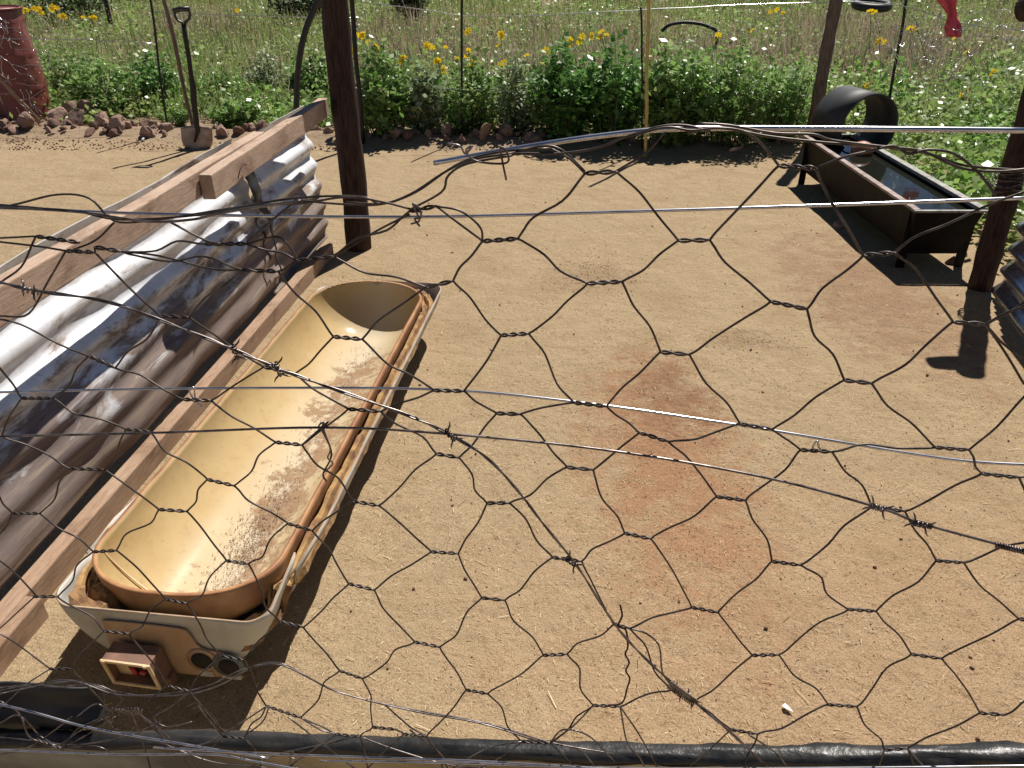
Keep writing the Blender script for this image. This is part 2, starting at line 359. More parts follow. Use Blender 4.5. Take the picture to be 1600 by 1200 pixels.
def timber(name, p0, p1, wd, ht, mats, parent, seed=0, warp=.004):
    p0, p1 = Vector(p0), Vector(p1); Ln = (p1-p0).length; n = max(2, int(Ln/.12)); mb = MB(); V = []
    for i in range(n+1):
        x = Ln*i/n; wy = warp*mnoise.noise(Vector((x*1.5, seed, 0))); wz = warp*mnoise.noise(Vector((x*1.5, seed, 9)))
        for (a, b) in ((-wd/2, 0), (wd/2, 0), (wd/2, ht), (-wd/2, ht)):
            V.append((x, a + wy + .0015*mnoise.noise(Vector((x*14, a*50, seed))), b + wz + .0015*mnoise.noise(Vector((x*14, b*50, seed+5)))))
    Fc = [(i*4+k, (i+1)*4+k, (i+1)*4+(k+1) % 4, i*4+(k+1) % 4) for i in range(n) for k in range(4)] + [(0, 1, 2, 3), (n*4+3, n*4+2, n*4+1, n*4)]
    mb.add(V, Fc); o = mb.build(name, mats, parent, frame(p0, p1-p0)); bevel(o, .004); return o
def pl(s, o, z): return PO + d*s + side*o + Vector((0, 0, z))
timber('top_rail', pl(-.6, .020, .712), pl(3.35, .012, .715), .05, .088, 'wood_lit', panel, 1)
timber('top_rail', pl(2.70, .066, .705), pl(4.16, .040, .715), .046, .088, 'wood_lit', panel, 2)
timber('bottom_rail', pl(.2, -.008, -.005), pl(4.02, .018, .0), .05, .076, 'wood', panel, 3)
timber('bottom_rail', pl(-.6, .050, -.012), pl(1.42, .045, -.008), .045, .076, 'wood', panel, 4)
mb = MB(); q = pl(2.90, .092, .755)
mb.tube(smoothline([q + Vector((0, 0, -.03)), q + Vector((.01, .01, 0)), q + Vector((.012, .05, .012)), q + Vector((.01, .09, 0))]), .0022, 6); mb.build('nail', 'wire_rust', panel)
# black strip standing for the dark gap at the sheet joint
mb = MB(); V = []; n_ = 14
for i in range(n_+1):
    z = .69 - .60*i/n_; wv = (.045 if i < 5 else .045 - .008*(i-4)); wv = max(.006, wv); c = 3.37 + .015*math.sin(i*1.1)
    for a in (-wv, wv): V.append(pl(c + a, -.016 - .24*max(0, .69-.60*i/n_-.33) + .012 + .008*math.sin(i*2.1), z + .02))
mb.add(V, [(2*i, 2*i+1, 2*i+3, 2*i+2) for i in range(n_)], 0, True)
o = mb.build('gap_strip', 'black', panel); mm = o.modifiers.new('t', 'SOLIDIFY'); mm.thickness = .003

# timber posts
def post(p, topp, r0, r1, mats, name, label, cat='post', seed=0, extra=None):
    p, topp = Vector(p), Vector(topp); o = top(name, p, label=label, cat=cat)
    n = 16; pts = [p.lerp(topp, i/n) for i in range(n+1)]; pts = [q_ + .012*Vector((mnoise.noise(Vector((q_.z*1.5, seed, 0))), mnoise.noise(Vector((q_.z*1.5, seed, 5))), 0)) for q_ in pts]
    pts[0].z -= .05
    mb = MB(); mb.tube(pts, [r0 + (r1-r0)*i/n + .003*math.sin(i*2.3+seed) for i in range(n+1)], 18)
    mb.build('shaft', mats, o)
    if extra: extra(o)
    return o
post((-.862, 4.12, 0), (-.845, 4.12, 2.0), .070, .064, 'post', 'fence_post', 'thick dark brown timber post at the far end of the left corrugated panel')
def ex(o):
    mb = MB(); q_ = Vector((2.27, 3.53, 1.27)); mb.tube([q_, q_ + Vector((-.1, -.01, .0)), q_ + Vector((-.17, -.02, -.02))], [.05, .055, .045], 12); mb.build('branch_stub', 'post', o)
    mb = MB()
    for k in range(9):
        c = Vector((2.297, 3.55, .50 + .012*k + random.uniform(-.006, .006))); ph = random.random()*6; rr = .061 + .004*(k % 3)
        mb.tube([c + Vector((rr*math.cos(ph + a*.35), rr*math.sin(ph + a*.35), .008*math.sin(a*.35*2 + k))) for a in range(19)], .0022, 5)
    for k in range(6):
        c = Vector((2.37, 3.50, .54)); mb.tube(smoothline([c, c + Vector((.06, -.02 + .02*random.random(), .03*random.uniform(-1, 1))), c + Vector((.14, .01*k, .05*random.uniform(-1, 1)))]), .0022, 5)
    mb.build('wire_binding', 'wire', o)
post((2.335, 3.56, 0), (2.26, 3.52, 1.42), .056, .052, 'post', 'fence_post', 'dark timber post bound with wire, beside the near end of the water trough', seed=3, extra=ex)
post((2.44, 6.45, 0), (2.44, 6.45, 1.8), .050, .045, 'grey_post', 'fence_post', 'slim grey brown timber post standing behind the black pipe', seed=5)
post(at(172, 32, Y=14), at(160, -20, Y=14), .035, .035, 'rod', 'fence_post', 'short dark post top far off in the grass at upper left', seed=6)

# ------------------------------------------------------------------ cut water heater trough
TO = Vector((-.785, 1.205, 0)); tdir = Vector((.115, .993, 0)).normalized()
tw = top('feed_trough', TO, label='old white water heater tank cut open lengthwise as a trough with tan lining', cat='trough')
tm = frame(TO, tdir.cross(Vector((0, 0, 1))).normalized()) # local x right, y along
xr = tdir.cross(Vector((0, 0, 1))).normalized(); tm = Matrix((xr, tdir, Vector((0, 0, 1)))).transposed().to_4x4(); tm.translation = TO
def halflathe(prof, zc, zcut, xc=0, na=44, cutnoise=0, seed=0):
    V = []; n = len(prof)
    for i, (s_, r_) in enumerate(prof):
        zz = zcut + (cutnoise*mnoise.noise(Vector((s_*6, seed, 0))) if cutnoise else 0)
        for k in range(na+1):
            sgn = 1
            zk = zz + (cutnoise*mnoise.noise(Vector((k*.0, s_*9+seed, 2))) if k in (0, na) else 0)
            h = zc - zk
            if r_ <= abs(h) + 1e-4: a0 = math.pi/2
            else: a0 = math.asin(h/r_)
            a = a0 + (math.pi - 2*a0)*k/na
            if r_ <= abs(h) + 1e-4: V.append((xc + 0, s_, zk)) if h > 0 else V.append((xc - r_*math.cos(math.pi*k/na), s_, zc - r_*math.sin(math.pi*k/na)))
            else: V.append((xc - r_*math.cos(a), s_, zc - r_*math.sin(a)))
    Fc = [(i*(na+1)+k, i*(na+1)+k+1, (i+1)*(na+1)+k+1, (i+1)*(na+1)+k) for i in range(n-1) for k in range(na)]
    return V, Fc
def arc(s0, r0, R_, a0, a1, n=8): return [(s0 + R_*math.cos(a0 + (a1-a0)*i/n), r0 + R_*math.sin(a0 + (a1-a0)*i/n)) for i in range(n+1)]
# end cap (near) with skirt
prof = [(.0, .0001), (.0, .05), (.0, .12), (.0, .18)] + arc(.05, .205, .05, math.pi, math.pi/2) + [(.10, .257), (.15, .259), (.19, .260)]
V, Fc = halflathe(prof, .262, .222, cutnoise=.006, seed=1)
# the cap's cut edge climbs towards its right corner
V = [(x, y, z + max(0, min(1, (y-.05)/.14))*.035*(1 if (x > 0 and z > .15) else 0)) for x, y, z in V]
mb = MB(); mb.add(V, Fc, 0, True); cap = mb.build('end_cap', ['shell', 'shell_edge'], tw, tm)
mm = cap.modifiers.new('t', 'SOLIDIFY'); mm.thickness = .004; mm.offset = 1; mm.material_offset_rim = 1
# side shell
prof = [(.165, .2655), (.3, .275)] + [(.3 + 1.5*i/24, .278) for i in range(1, 25)] + arc(1.845, .205, .073, math.pi/2, 0) + [(1.918, .12), (1.918, .0001)]
V, Fc = halflathe(prof, .264, .224, cutnoise=.005, seed=5)
V = [(x, y, z - (.030 if (x < -.1 and z > .15) else 0)*min(1, max(0, (y-.25)/.3))) for x, y, z in V]
mb = MB(); mb.add(V, Fc, 0, True); sh = mb.build('outer_shell', ['shell', 'shell_edge'], tw, tm)
mm = sh.modifiers.new('t', 'SOLIDIFY'); mm.thickness = .004; mm.offset = 1; mm.material_offset_rim = 1
# lining tank
RI = .226
prof = [(.033 + .155*(1 - math.cos(a)), RI*math.sin(a)**.82 if a > 0 else .0001) for a in [math.pi/2*i/16 for i in range(17)]]
prof += [(.188 + 1.46*i/20, RI) for i in range(1, 20)]
prof += [(1.65 + .185*math.sin(a), RI*math.cos(a)**.95 if a < math.pi/2 - .001 else .0001) for a in [math.pi/2*i/14 for i in range(15)]]
V, Fc = halflathe(prof, .254, .254, xc=.003, cutnoise=.003, seed=8)
V = [(x, y, .254 - (.254-z)*.86) for x, y, z in V]
mb = MB(); mb.add(V, Fc, 0, True); tk = mb.build('lining', ['tank', 'orange', 'orange'], tw, tm)
mm = tk.modifiers.new('t', 'SOLIDIFY'); mm.thickness = .010; mm.offset = 0; mm.material_offset = 1; mm.material_offset_rim = 1
# flip so that the tank material faces inside
tk.data.update()
# seam line on the near dome of the lining
mb = MB(); sp = []
for i in range(25):
    a = math.pi*(.04 + .72*i/24); rr = RI*.975; sp.append(tm @ Vector((.003 - rr*math.cos(a), .160 + .012*math.sin(a*3), .258 - rr*math.sin(a)*.84 + .002)))
mb.tube(sp, .0022, 6); mb.build('seam', 'cream', tw)
# insulation between lining and shell
V = []; NS = 150; NR = 7
def ringpt(f, k):   # k: 0 inner .. 1 outer, f around
    pin = []; 
    per = [(-1, 0)]
    a = f*4 % 4
    if a < 1: s_ = .2 + (1.70-.2)*a; xi, yi, xo, yo = RI + .004, s_, .268, s_
    elif a < 2:
        th = math.pi*(a-1); xi = (RI+.004)*math.cos(th); yi = 1.66 + .185*math.sin(th); xo = .262*math.cos(th); yo = 1.70 + .205*min(1, math.sin(th)*1.35)
    elif a < 3: s_ = 1.70 - (1.70-.2)*(a-2); xi, yi, xo, yo = -(RI+.004), s_, -.268, s_
    else:
        th = math.pi*(a-3); c_ = -math.cos(th); xi = (RI+.004)*c_; yi = .19 - .16*math.sin(th); xo = (.254 if c_ < 0 else .243)*c_; yo = .19 - .183*min(1, math.sin(th)*1.7)
    return xi + (xo-xi)*k, yi + (yo-yi)*k
for i in range(NS):
    for j in range(NR):
        x, y = ringpt(i/NS, j/(NR-1)); z = .200 + (.014 if (x < -.12 and y < .45) else 0) - (.022 if x < -.05 else 0)*min(1, max(0, (y-.25)/.3)) + .012*mnoise.noise(Vector((x*14, y*14, 1))) + .012*mnoise.noise(Vector((x*50, y*50, 4))) - (.02 if j in (3,) else 0) - (.055 if (y < .12 and x > -.12) else 0)
        V.append((x, y, z))
Fc = [(i*NR+j, i*NR+j+1, ((i+1) % NS)*NR+j+1, ((i+1) % NS)*NR+j) for i in range(NS) for j in range(NR-1)]
mb = MB(); mb.add(V, Fc, 0, False); fo = mb.build('insulation', 'foam', tw, tm)
mm = fo.modifiers.new('t', 'SOLIDIFY'); mm.thickness = .02; mm.offset = -1
# details on the end cap (local: y<0 is toward the viewer)
def disc(mb, x, z, r, y, n=24, m=0, ri=0):
    if ri: mb.add([(x + q*math.cos(2*math.pi*k/n), y, z + q*math.sin(2*math.pi*k/n)) for q in (r, ri) for k in range(n)], [(k, (k+1) % n, n+(k+1) % n, n+k) for k in range(n)], m)
    else: mb.add([(x + r*math.cos(2*math.pi*k/n), y, z + r*math.sin(2*math.pi*k/n)) for k in range(n)], [tuple(range(n))], m)
pts = [(-.125, .185), (-.125, .06), (-.10, .045), (.155, .045), (.168, .06), (.170, .10), (.155, .122), (.105, .13), (.085, .145), (.075, .175), (.05, .192), (-.11, .195)]
pts = [(p.x, p.z) for p in smoothline([(a, 0, b_) for a, b_ in pts + pts[:1]], 4)][:-1]
mb = MB(); k = len(pts); mb.add([(x, -.004, z) for x, z in pts] + [(x, -.0075, z) for x, z in pts], [tuple(range(k, 2*k))] + [(i, (i+1) % k, k+(i+1) % k, k+i) for i in range(k)])
mb.build('cover_plate', 'tanplate', tw, tm)
mb = MB(); disc(mb, .090, .098, .036, -.0100, ri=.024); mb.tube([(.09, -.0085, .098), (.09, -.0102, .098)], .036, 24); mb.build('port', 'tanplate', tw, tm)
mb = MB(); mb.tube([(.09, -.009, .098), (.09, -.0125, .098)], .025, 24); mb.build('port_opening', 'hole', tw, tm)
mb = MB(); mb.tube([(.150, -.0075, .090), (.150, -.0118, .090)], .037, 24); mb.build('port', 'bluegrey', tw, tm)
mb = MB(); mb.tube([(.152, -.0100, .088), (.152, -.0145, .088)], .024, 24); mb.build('port_opening', 'hole', tw, tm)
mb = MB(); mb.box((.075, -.0085, .045), (.108, -.0100, .062)); mb.box((.128, -.0085, .044), (.172, -.0100, .057)); mb.build('sticker', 'label', tw, tm)
# terminal box
x0, x1, z0, z1, dp = -.098, .016, .066, .150, .052
hb = MB(); t_ = .004
hb.box((x0, -dp, z0), (x0+t_, -.008, z1)); hb.box((x1-t_, -dp, z0), (x1, -.008, z1)); hb.box((x0+t_, -dp, z0), (x1-t_, -.008, z0+t_)); hb.box((x0+t_, -dp, z1-t_), (x1-t_, -.008, z1))
skew = Matrix(((1, .10, 0, 0), (0, 1, 0, 0), (.06, .22, 1, 0), (0, 0, 0, 1)))
bx = hb.build('terminal_box', 'brown', tw, tm @ skew)
fr = MB(); e = .0055
fr.box((x0-.002, -dp-.006, z0-.002), (x0+e, -dp-.0005, z1+.002)); fr.box((x1-e, -dp-.006, z0-.002), (x1+.002, -dp-.0005, z1+.002))
fr.box((x0+e, -dp-.006, z0-.002), (x1-e, -dp-.0005, z0+e)); fr.box((x0+e, -dp-.006, z1-e), (x1-e, -dp-.0005, z1+.002))
fr.box((x0+.003, -dp-.009, z1-.004), (x0+.012, -dp-.006, z1+.004)); fr.box((x1-.012, -dp-.009, z1-.004), (x1-.003, -dp-.006, z1+.004))
o = fr.build('box_rim', 'cream', tw, tm @ skew); bevel(o, .0015)
mb = MB(); mb.box((x0+t_, -.034, z0+t_), (x1-t_-.058, -.030, z1-t_)); mb.build('box_panel', 'cream', tw, tm @ skew)
mb = MB(); mb.box((x0+t_, -.022, z0+t_), (x1-t_, -.012, z1-t_)); mb.tube([(-.03, -.04, .105), (-.03, -.022, .105)], .027, 18); mb.build('thermostat', 'black', tw, tm @ skew)
mb = MB(); mb.tube([(-.045, -.042, .120), (-.038, -.046, .105), (-.044, -.042, .09)], .006, 8); mb.tube([(-.022, -.046, .112), (-.012, -.046, .104)], .007, 8); mb.build('terminal', 'red', tw, tm @ skew)
mb = MB(); mb.box((x1-.030, -.030, z0-.035), (x1+.006, -.010, z0-.001)); mb.build('bracket', 'brown', tw, tm @ skew)

# ------------------------------------------------------------------ water trough on the right
wt = top('water_trough', (2.21, 4.6, 0), label='long dark steel water trough on legs, half full of dark water', cat='trough')
X0, X1, Y0, Y1, H = 2.035, 2.385, 3.79, 5.52, .315
mb = MB(); t_ = .018
def bodypts(x0, x1, y0, y1, z, ins): return [(x0+ins, y0+ins, z), (x1-ins, y0+ins, z), (x1-ins, y1-ins, z), (x0+ins, y1-ins, z)]
Vv = bodypts(X0, X1, Y0, Y1, H, 0) + bodypts(X0, X1, Y0, Y1, .075, .05) + bodypts(X0+.012, X1-.012, Y0+.012, Y1-.012, H, 0) + bodypts(X0, X1, Y0, Y1, .09, .062)
mb.add(Vv, [(4, 7, 6, 5)] + [(i, (i+1) % 4, 4+(i+1) % 4, 4+i) for i in range(4)] + [(8+i, 12+i, 12+(i+1) % 4, 8+(i+1) % 4) for i in range(4)] + [(12, 13, 14, 15)])
mb.build('basin', 'trough_steel', wt)
mb = MB(); mb.box((X0-.012, Y0, H), (X0+.026, Y1, H+.014)); o = mb.build('rim', 'rim_steel', wt); bevel(o, .003)
mb = MB(); mb.box((X1-.03, Y0, H), (X1+.014, Y1, H+.02)); o = mb.build('rim', 'greyrim', wt); bevel(o, .003)
mb = MB(); mb.box((X0-.012, Y0-.022, H), (X1+.014, Y0, H+.012)); o = mb.build('rim', 'greyrim', wt); bevel(o, .003)
mb = MB(); mb.box((X0-.012, Y1, H), (X1+.014, Y1+.02, H+.012)); o = mb.build('rim', 'greyrim', wt); bevel(o, .003)
mb = MB(); mb.add([(X0+.012, Y0+.012, H-.014), (X1-.012, Y0+.012, H-.014), (X1-.012, Y1-.012, H-.014), (X0+.012, Y1-.012, H-.014)], [(0, 1, 2, 3)])
wtr = mb.build('water', 'water', wt)
for (x, y) in ((X0+.02, Y0+.05), (X1-.02, Y0+.05), (X0+.02, Y1-.08), (X1-.02, Y1-.08)):
    mb = MB(); mb.box((x-.022, y-.004, -.02), (x+.022, y+.004, .30)); mb.box((x-.004, y+.004, -.02), (x+.004, y+.04, .30)); mb.build('leg', 'trough_steel', wt)
mb = MB(); mb.tube(smoothline([(2.2, 5.3, .30), (2.24, 5.24, .335), (2.27, 5.12, .31)]), .006, 8); mb.tube([(2.1, 5.3, .31), (2.2, 5.3, .31)], .016, 10)
fv = top('float_valve', (2.2, 5.3, .3), label='float valve with a round red brown float under the black pipe', cat='valve'); mb.build('arm', 'rod', fv)
mb = MB(); V = []; n1, n2 = 12, 18
for i in range(n1+1):
    for j in range(n2): th = math.pi*i/n1; V.append((2.27 + .07*math.sin(th)*math.cos(2*math.pi*j/n2), 5.07 + .07*math.sin(th)*math.sin(2*math.pi*j/n2), .325 + .055*math.cos(th)))
mb.add(V, [(i*n2+j, i*n2+(j+1) % n2, (i+1)*n2+(j+1) % n2, (i+1)*n2+j) for i in range(n1) for j in range(n2)], 0, True); mb.build('float', 'float', fv)
# black pipe section over its far end
pc = Vector((2.33, 5.42, .43)); ax = Vector((.22, -.975, 0)).normalized(); u1 = Vector((0, 0, 1)); u2 = ax.cross(u1)
mb = MB(); V = []; n = 56; ro, ri_, hl = .21, .20, .17
angs = [math.pi*2*k/n for k in range(n)]
for (r_, s_) in ((ro, -hl), (ro, hl), (ri_, hl), (ri_, -hl)):
    for a in angs: V.append(pc + ax*s_ + (u1*math.cos(a) + u2*math.sin(a))*r_)
mb.add(V, [(q_*n+k, q_*n+(k+1) % n, ((q_+1) % 4)*n+(k+1) % n, ((q_+1) % 4)*n+k) for q_ in range(4) for k in range(n)], 0, False)
o = mb.build('pipe_section', 'black_matt'); tag(o, 'short wide black plastic pipe section standing across the far end of the water trough', 'pipe')
o.data.polygons.foreach_set('use_smooth', np.array([k//n in (0, 2) for k in range(4*n)])); 

# right corrugated panel
org = Vector((2.36, 3.50, 0)); dr = Vector((-.245, -1, 0)).normalized(); sdd = Vector((-1, .245, 0)).normalized()
rp = top('corrugated_panel', (2.3, 3.0, 0), label='blue looking shaded corrugated sheet at the right edge behind the wire bound post', cat='panel')
corr('sheet', .03, 2.3, .01, .78, 0, org, dr, sdd, 'galv_clean', rp, seed=9, tilt=-.05, amp=.018)
timber('rail', org + dr*.3 + Vector((.09, 0, .76)), org + dr*2.3 + Vector((.09, 0, .76)), .05, .08, 'wood', rp, 12)

# ------------------------------------------------------------------ near fence: netting, line wires, barbed wires
nf = top('wire_fence', (0, FD, 0), label='nearest fence of slack hexagonal wire netting with line wires and barbed wire', cat='fence')
TW = [(56,369,124,379),(103,392,148,394),(148,386,190,393),(319,381,386,381),(379,422,435,424),(465,407,522,401),(251,494,296,496),(139,556,180,575),
(34,622,82,622),(287,624,330,626),(197,671,234,674),(109,732,163,734),(412,573,461,584),(521,526,566,530),(544,639,595,643),(431,691,472,695),
(324,749,366,759),(551,783,592,790),(248,796,292,799),(19,802,62,802),(146,862,182,860),(52,932,90,932),(354,876,388,881),(450,818,488,829),
(259,936,292,943),(163,986,202,990),(77,1045,112,1045),(343,1024,381,1031),(437,971,474,980),(545,912,585,922),(531,1048,566,1060),(416,1103,469,1121),
(262,1072,296,1080),(172,1113,214,1112),(349,1151,382,1153),(525,1147,562,1151),(56,1155,97,1170),(665,449,708,439),(783,524,826,521),(918,443,972,440),
(1032,550,1077,554),(678,610,725,611),(897,629,948,635),(776,646,813,647),(999,676,1044,690),(682,709,717,715),(886,730,927,734),(761,786,796,786),
(976,833,1017,842),(674,862,716,865),(864,871,909,877),(753,934,789,938),(648,1003,687,1011),(849,1024,886,1022),(729,1078,762,1084),(959,975,984,982),
(927,1102,969,1104),(582,1136,620,1140),(631,1147,667,1150),(815,1159,860,1161),(1120,776,1165,782),(1362,791,1414,799),(1206,877,1251,883),(1463,876,1506,879),
(1081,949,1122,957),(1326,952,1369,955),(1592,967,1636,972),(1176,1024,1217,1023),(1424,1022,1471,1029),(1142,1140,1184,1147),(1294,1101,1339,1104),
(1531,1114,1570,1117),(1382,1172,1418,1169),(1050,1078,1084,1096),(1060,376,1109,375),(1349,399,1397,395),(1204,471,1261,483),(1489,503,1540,507),
(1319,594,1362,599),(1156,662,1206,671),(1251,703,1300,706),(1461,699,1514,703),(1534,740,1592,746),(914,271,962,268),(754,377,809,373),(1217,259,1275,263),
(640,330,681,322),(-52,560,-8,563),(-45,676,3,681),(-60,742,-22,745),(-70,500,-28,492),(1632,588,1690,592),(1640,440,1690,436),(1610,845,1660,850)]
LOOSE = []
tz = [(onf(a, b_, .004*math.sin(i*2.7)), onf(c, e_, .004*math.sin(i*2.7+1))) for i, (a, b_, c, e_) in enumerate(TW)]
def sh_(p): return (p.x, p.z)
# extend beyond the frame with a regular lattice
fxs = []
def infr(p):
    q_ = p - Vector((0, 0, CAMZ)); zc = q_.y*math.cos(PITCH) - q_.z*math.sin(PITCH)
    up = q_.y*math.sin(PITCH) + q_.z*math.cos(PITCH)
    return 800 + F*q_.x/zc, 600 - F*up/zc
PX, PZ = .138, .073
for r_ in range(-3, 14):
    for c_ in range(-9, 10):
        x = c_*PX + (PX/2 if r_ % 2 else 0) + random.uniform(-.006, .006); z = .34 + r_*PZ/1.0 + random.uniform(-.006, .006) - .02*x
        if z < .06: continue
        p = Vector((x, FD - FS*x, z)); uu, vv = infr(p + Vector((.01, 0, 0)))
        if -120 < uu < 1720 and vv < 1235: continue
        if z > 1.2 + .1*x: continue
        off = random.uniform(-.004, .004)
        tz.append((p + Vector((-.012, off, 0)), p + Vector((.012, off, random.uniform(-.002, .002)))))
net = MB()
WR = .00095
def strand(pts, r=WR, m=0): net.tube(pts, r, 6, m)
def twist(A, B, turns=None, r=WR):
    dv = B - A; L_ = dv.length; turns = turns or max(2, round(L_/.0095)) / 2 * 1.0
    x = dv.normalized(); u_ = Vector((0, 1, 0)) - x*x.y; u_.normalize(); v_ = x.cross(u_)
    for ph in (0, math.pi):
        pts = []
        for i in range(25):
            t = i/24; e_ = min(1, min(t, 1-t)*7 + .35); a = ph + turns*2*math.pi*t
            pts.append(A + dv*t + (u_*math.cos(a) + v_*math.sin(a))*r*1.15*e_)
        net.tube(pts, r, 6, 0)
def link(A, B, seed):
    rr = random.Random(seed); dv = B - A; L_ = dv.length
    x = dv.normalized(); n_ = Vector((0, 1, 0)).cross(x)
    sgn = 1 if rr.random() < .5 else -1; k1 = rr.uniform(.01, .06)*L_*sgn; k2 = rr.uniform(-.03, .055)*L_*sgn
    o_ = rr.uniform(-.06, .06)*L_
    pts = [A, A + dv*.10 + n_*k1*.35, A + dv*rr.uniform(.3, .4) + n_*k1 + Vector((0, o_, 0)), A + dv*rr.uniform(.62, .7) - n_*k2 + Vector((0, o_, 0)), A + dv*.92 - n_*k2*.3, B]
    strand(smoothline(pts, 4))
for i, (A, B) in enumerate(tz): twist(A, B)
lk = 0; usedA = {}
cand = []
for i, (A, B) in enumerate(tz):
    for s_ in (1, -1):
        for j, (A2, B2) in enumerate(tz):
            if i == j: continue
            dx = A2.x - B.x; dz = (A2.z - B.z)*s_
            if dx < -.004 or dz < .006: continue
            dd = math.hypot(dx, dz)
            if dd > .125 or dx > .105: continue
            cost = dd + .6*abs(dx - .045)
            cand.append((cost, i, s_, j))
cand.sort(); ou = set(); iu = set()
for cost, i, s_, j in cand:
    if (i, s_) in ou or (j, -s_) in iu: continue
    ou.add((i, s_)); iu.add((j, -s_)); link(tz[i][1], tz[j][0], i*1000+j*2+s_); lk += 1
for A_ in range(2):
    cand = []
    for i, (A, B) in enumerate(tz):
        for s_ in (1, -1):
            if (i, s_) in ou: continue
            for j, (A2, B2) in enumerate(tz):
                if i == j or (j, -s_) in iu: continue
                dx = A2.x - B.x; dz = (A2.z - B.z)*s_; dd = math.hypot(dx, dz)
                if dx > -.012 and dz > .004 and dd < .15: cand.append((dd, i, s_, j))
    cand.sort()
    for cost, i, s_, j in cand:
        if (i, s_) in ou or (j, -s_) in iu: continue
        ou.add((i, s_)); iu.add((j, -s_)); link(tz[i][1], tz[j][0], i*1000+j*2+s_); lk += 1
print('NET', len(tz), 'twists', lk, 'links; open', 2*len(tz)-lk)
def fp(P, off=0, k=6): return smoothline([onf(a, b_, off) for a, b_ in P], k)
# selvedge strands and loose runs of the netting
sel = [[(-20,326),(10,322),(30,318)],[(-20,862),(20,892),(56,930)],[(-20,1000),(15,968),(52,934)],[(-20,980),(20,1002),(77,1044)],[(77,1046),(40,1070),(10,1098),(-20,1120)],[(19,802),(8,825),(-20,850)],
[(349,1152),(325,1175),(300,1205)],[(525,1148),(480,1178),(440,1205)],[(631,1147),(600,1175),(570,1205)],[(815,1160),(780,1185),(740,1205)],[(214,1113),(262,1150),(290,1190),(300,1205)],
[(300,1085),(322,1120),(349,1150)],[(416,1104),(360,1140),(320,1162),(262,1172)],[(120,1120),(150,1100),(172,1113)],[(600,1100),(640,1135),(667,1150)],[(450,1120),(520,1175),(560,1205)],[(469,1121),(500,1140),(525,1147)],
[(0,1130),(30,1118),(62,1150)],[(97,1170),(150,1140),(180,1120)],[(700,1205),(760,1170),(815,1159)],[(62,1150),(98,1168),(150,1166),(180,1180)],[(860,1160),(905,1172),(935,1205)],[(1010,1205),(1000,1185),(980,1160),(969,1104)],
[(-20,1150),(60,1158),(120,1164),(200,1150),(250,1128)],[(300,1128),(262,1136),(240,1122),(262,1108),(296,1082)],[(30,318),(90,304),(140,310),(178,345),(232,345),(300,335),(370,324),(465,309),(560,307),(590,318)],
[(-20,318),(60,325),(120,330),(185,343),(290,338),(345,330),(400,320),(470,318),(540,308),(600,316),(660,332)],
[(460,312),(520,318),(590,320),(640,304),(690,272),(730,250),(790,236),(860,232)],
[(540,316),(600,318),(650,300),(700,266),(745,248),(810,240),(870,240),(930,232),(975,215),(1030,198),(1070,196),(1110,205)],
[(640,328),(690,300),(700,275),(730,256),(800,243)],
[(860,232),(890,248),(914,271)],[(800,240),(850,228),(880,236),(914,268)],
[(962,268),(1010,238),(1040,205)],[(985,213),(1040,199),(1080,204),(1120,200),(1160,205),(1190,225),(1217,259)],
[(1065,190),(1078,206),(1110,199),(1150,203),(1200,213),(1280,222),(1330,226),(1400,232),(1450,240),(1495,256),(1540,262),(1620,268)],
[(1090,193),(1140,196),(1210,208),(1270,210),(1300,219),(1370,228),(1440,236),(1500,262),(1560,268),(1620,262)],
[(1275,263),(1320,245),(1360,236),(1395,228),(1420,240),(1450,234),(1490,240),(1525,266),(1545,290),(1555,305)],
[(1397,395),(1430,370),(1480,350),(1550,318),(1600,300)],
[(0,372),(56,369)],[(0,378),(60,385),(103,392)],[(190,393),(250,400),(330,420),(379,422)],
[(178,348),(150,375),(115,390)],[(262,345),(320,375),(345,381)],[(386,381),(430,370),(450,382),(465,405)],[(386,378),(430,340),(465,312)],
[(103,392),(75,440),(45,490),(8,494),(-20,490)],[(522,401),(590,360),(640,335)],
[(681,322),(720,330),(750,355),(754,377)],[(472,695),(512,660),(506,672),(518,710),(505,740),(510,752)],[(1540,507),(1570,490),(1625,468)],[(1540,507),(1570,550),(1600,600)],
[(-10,1076),(60,1068),(110,1063),(170,1078),(230,1088),(300,1084),(350,1068),(400,1040),(440,1037),(480,1058),(540,1085),(640,1108),(760,1130),(860,1160),(960,1178)],
[(-10,1086),(70,1070),(120,1066),(180,1085),(240,1086),(290,1080),(330,1070),(380,1046),(430,1038),(470,1052),(530,1082),(650,1112),(750,1130),(840,1158)],
[(-10,1081),(40,1072),(90,1074),(150,1070),(190,1092),(172,1113)],[(214,1112),(245,1142),(278,1170),(300,1176)],
[(205,1114),(220,1150),(235,1200)],[(160,1124),(120,1145),(90,1165),(60,1160)],[(172,1113),(170,1130),(185,1142)],
[(0,1095),(30,1115),(45,1150),(60,1160),(100,1172)],[(35,1122),(48,1153),(90,1165)],[(296,1080),(350,1145)],
[(382,1153),(400,1175),(410,1205)],[(382,1150),(410,1128),(420,1105)],[(562,1149),(570,1175),(575,1205)],[(640,1140),(690,1180),(700,1205)],
[(860,1160),(880,1140),(920,1150),(960,1190)],[(927,1102),(895,1135),(860,1160)],[(969,1104),(1000,1150),(1030,1205)],[(984,982),(1010,990),(1030,1010),(1035,1050),(1052,1076)],
[(1170,1148),(1210,1175),(1235,1205)],[(1142,1140),(1110,1170),(1070,1205)],[(1418,1170),(1450,1205)],[(1382,1172),(1370,1205)],
[(-10,1180),(40,1170),(80,1145),(112,1120)],[(560,1150),(620,1172),(700,1195),(760,1200)],[(380,1205),(430,1180),(520,1160),(560,1148)],[(250,1160),(330,1190),(420,1200)]]
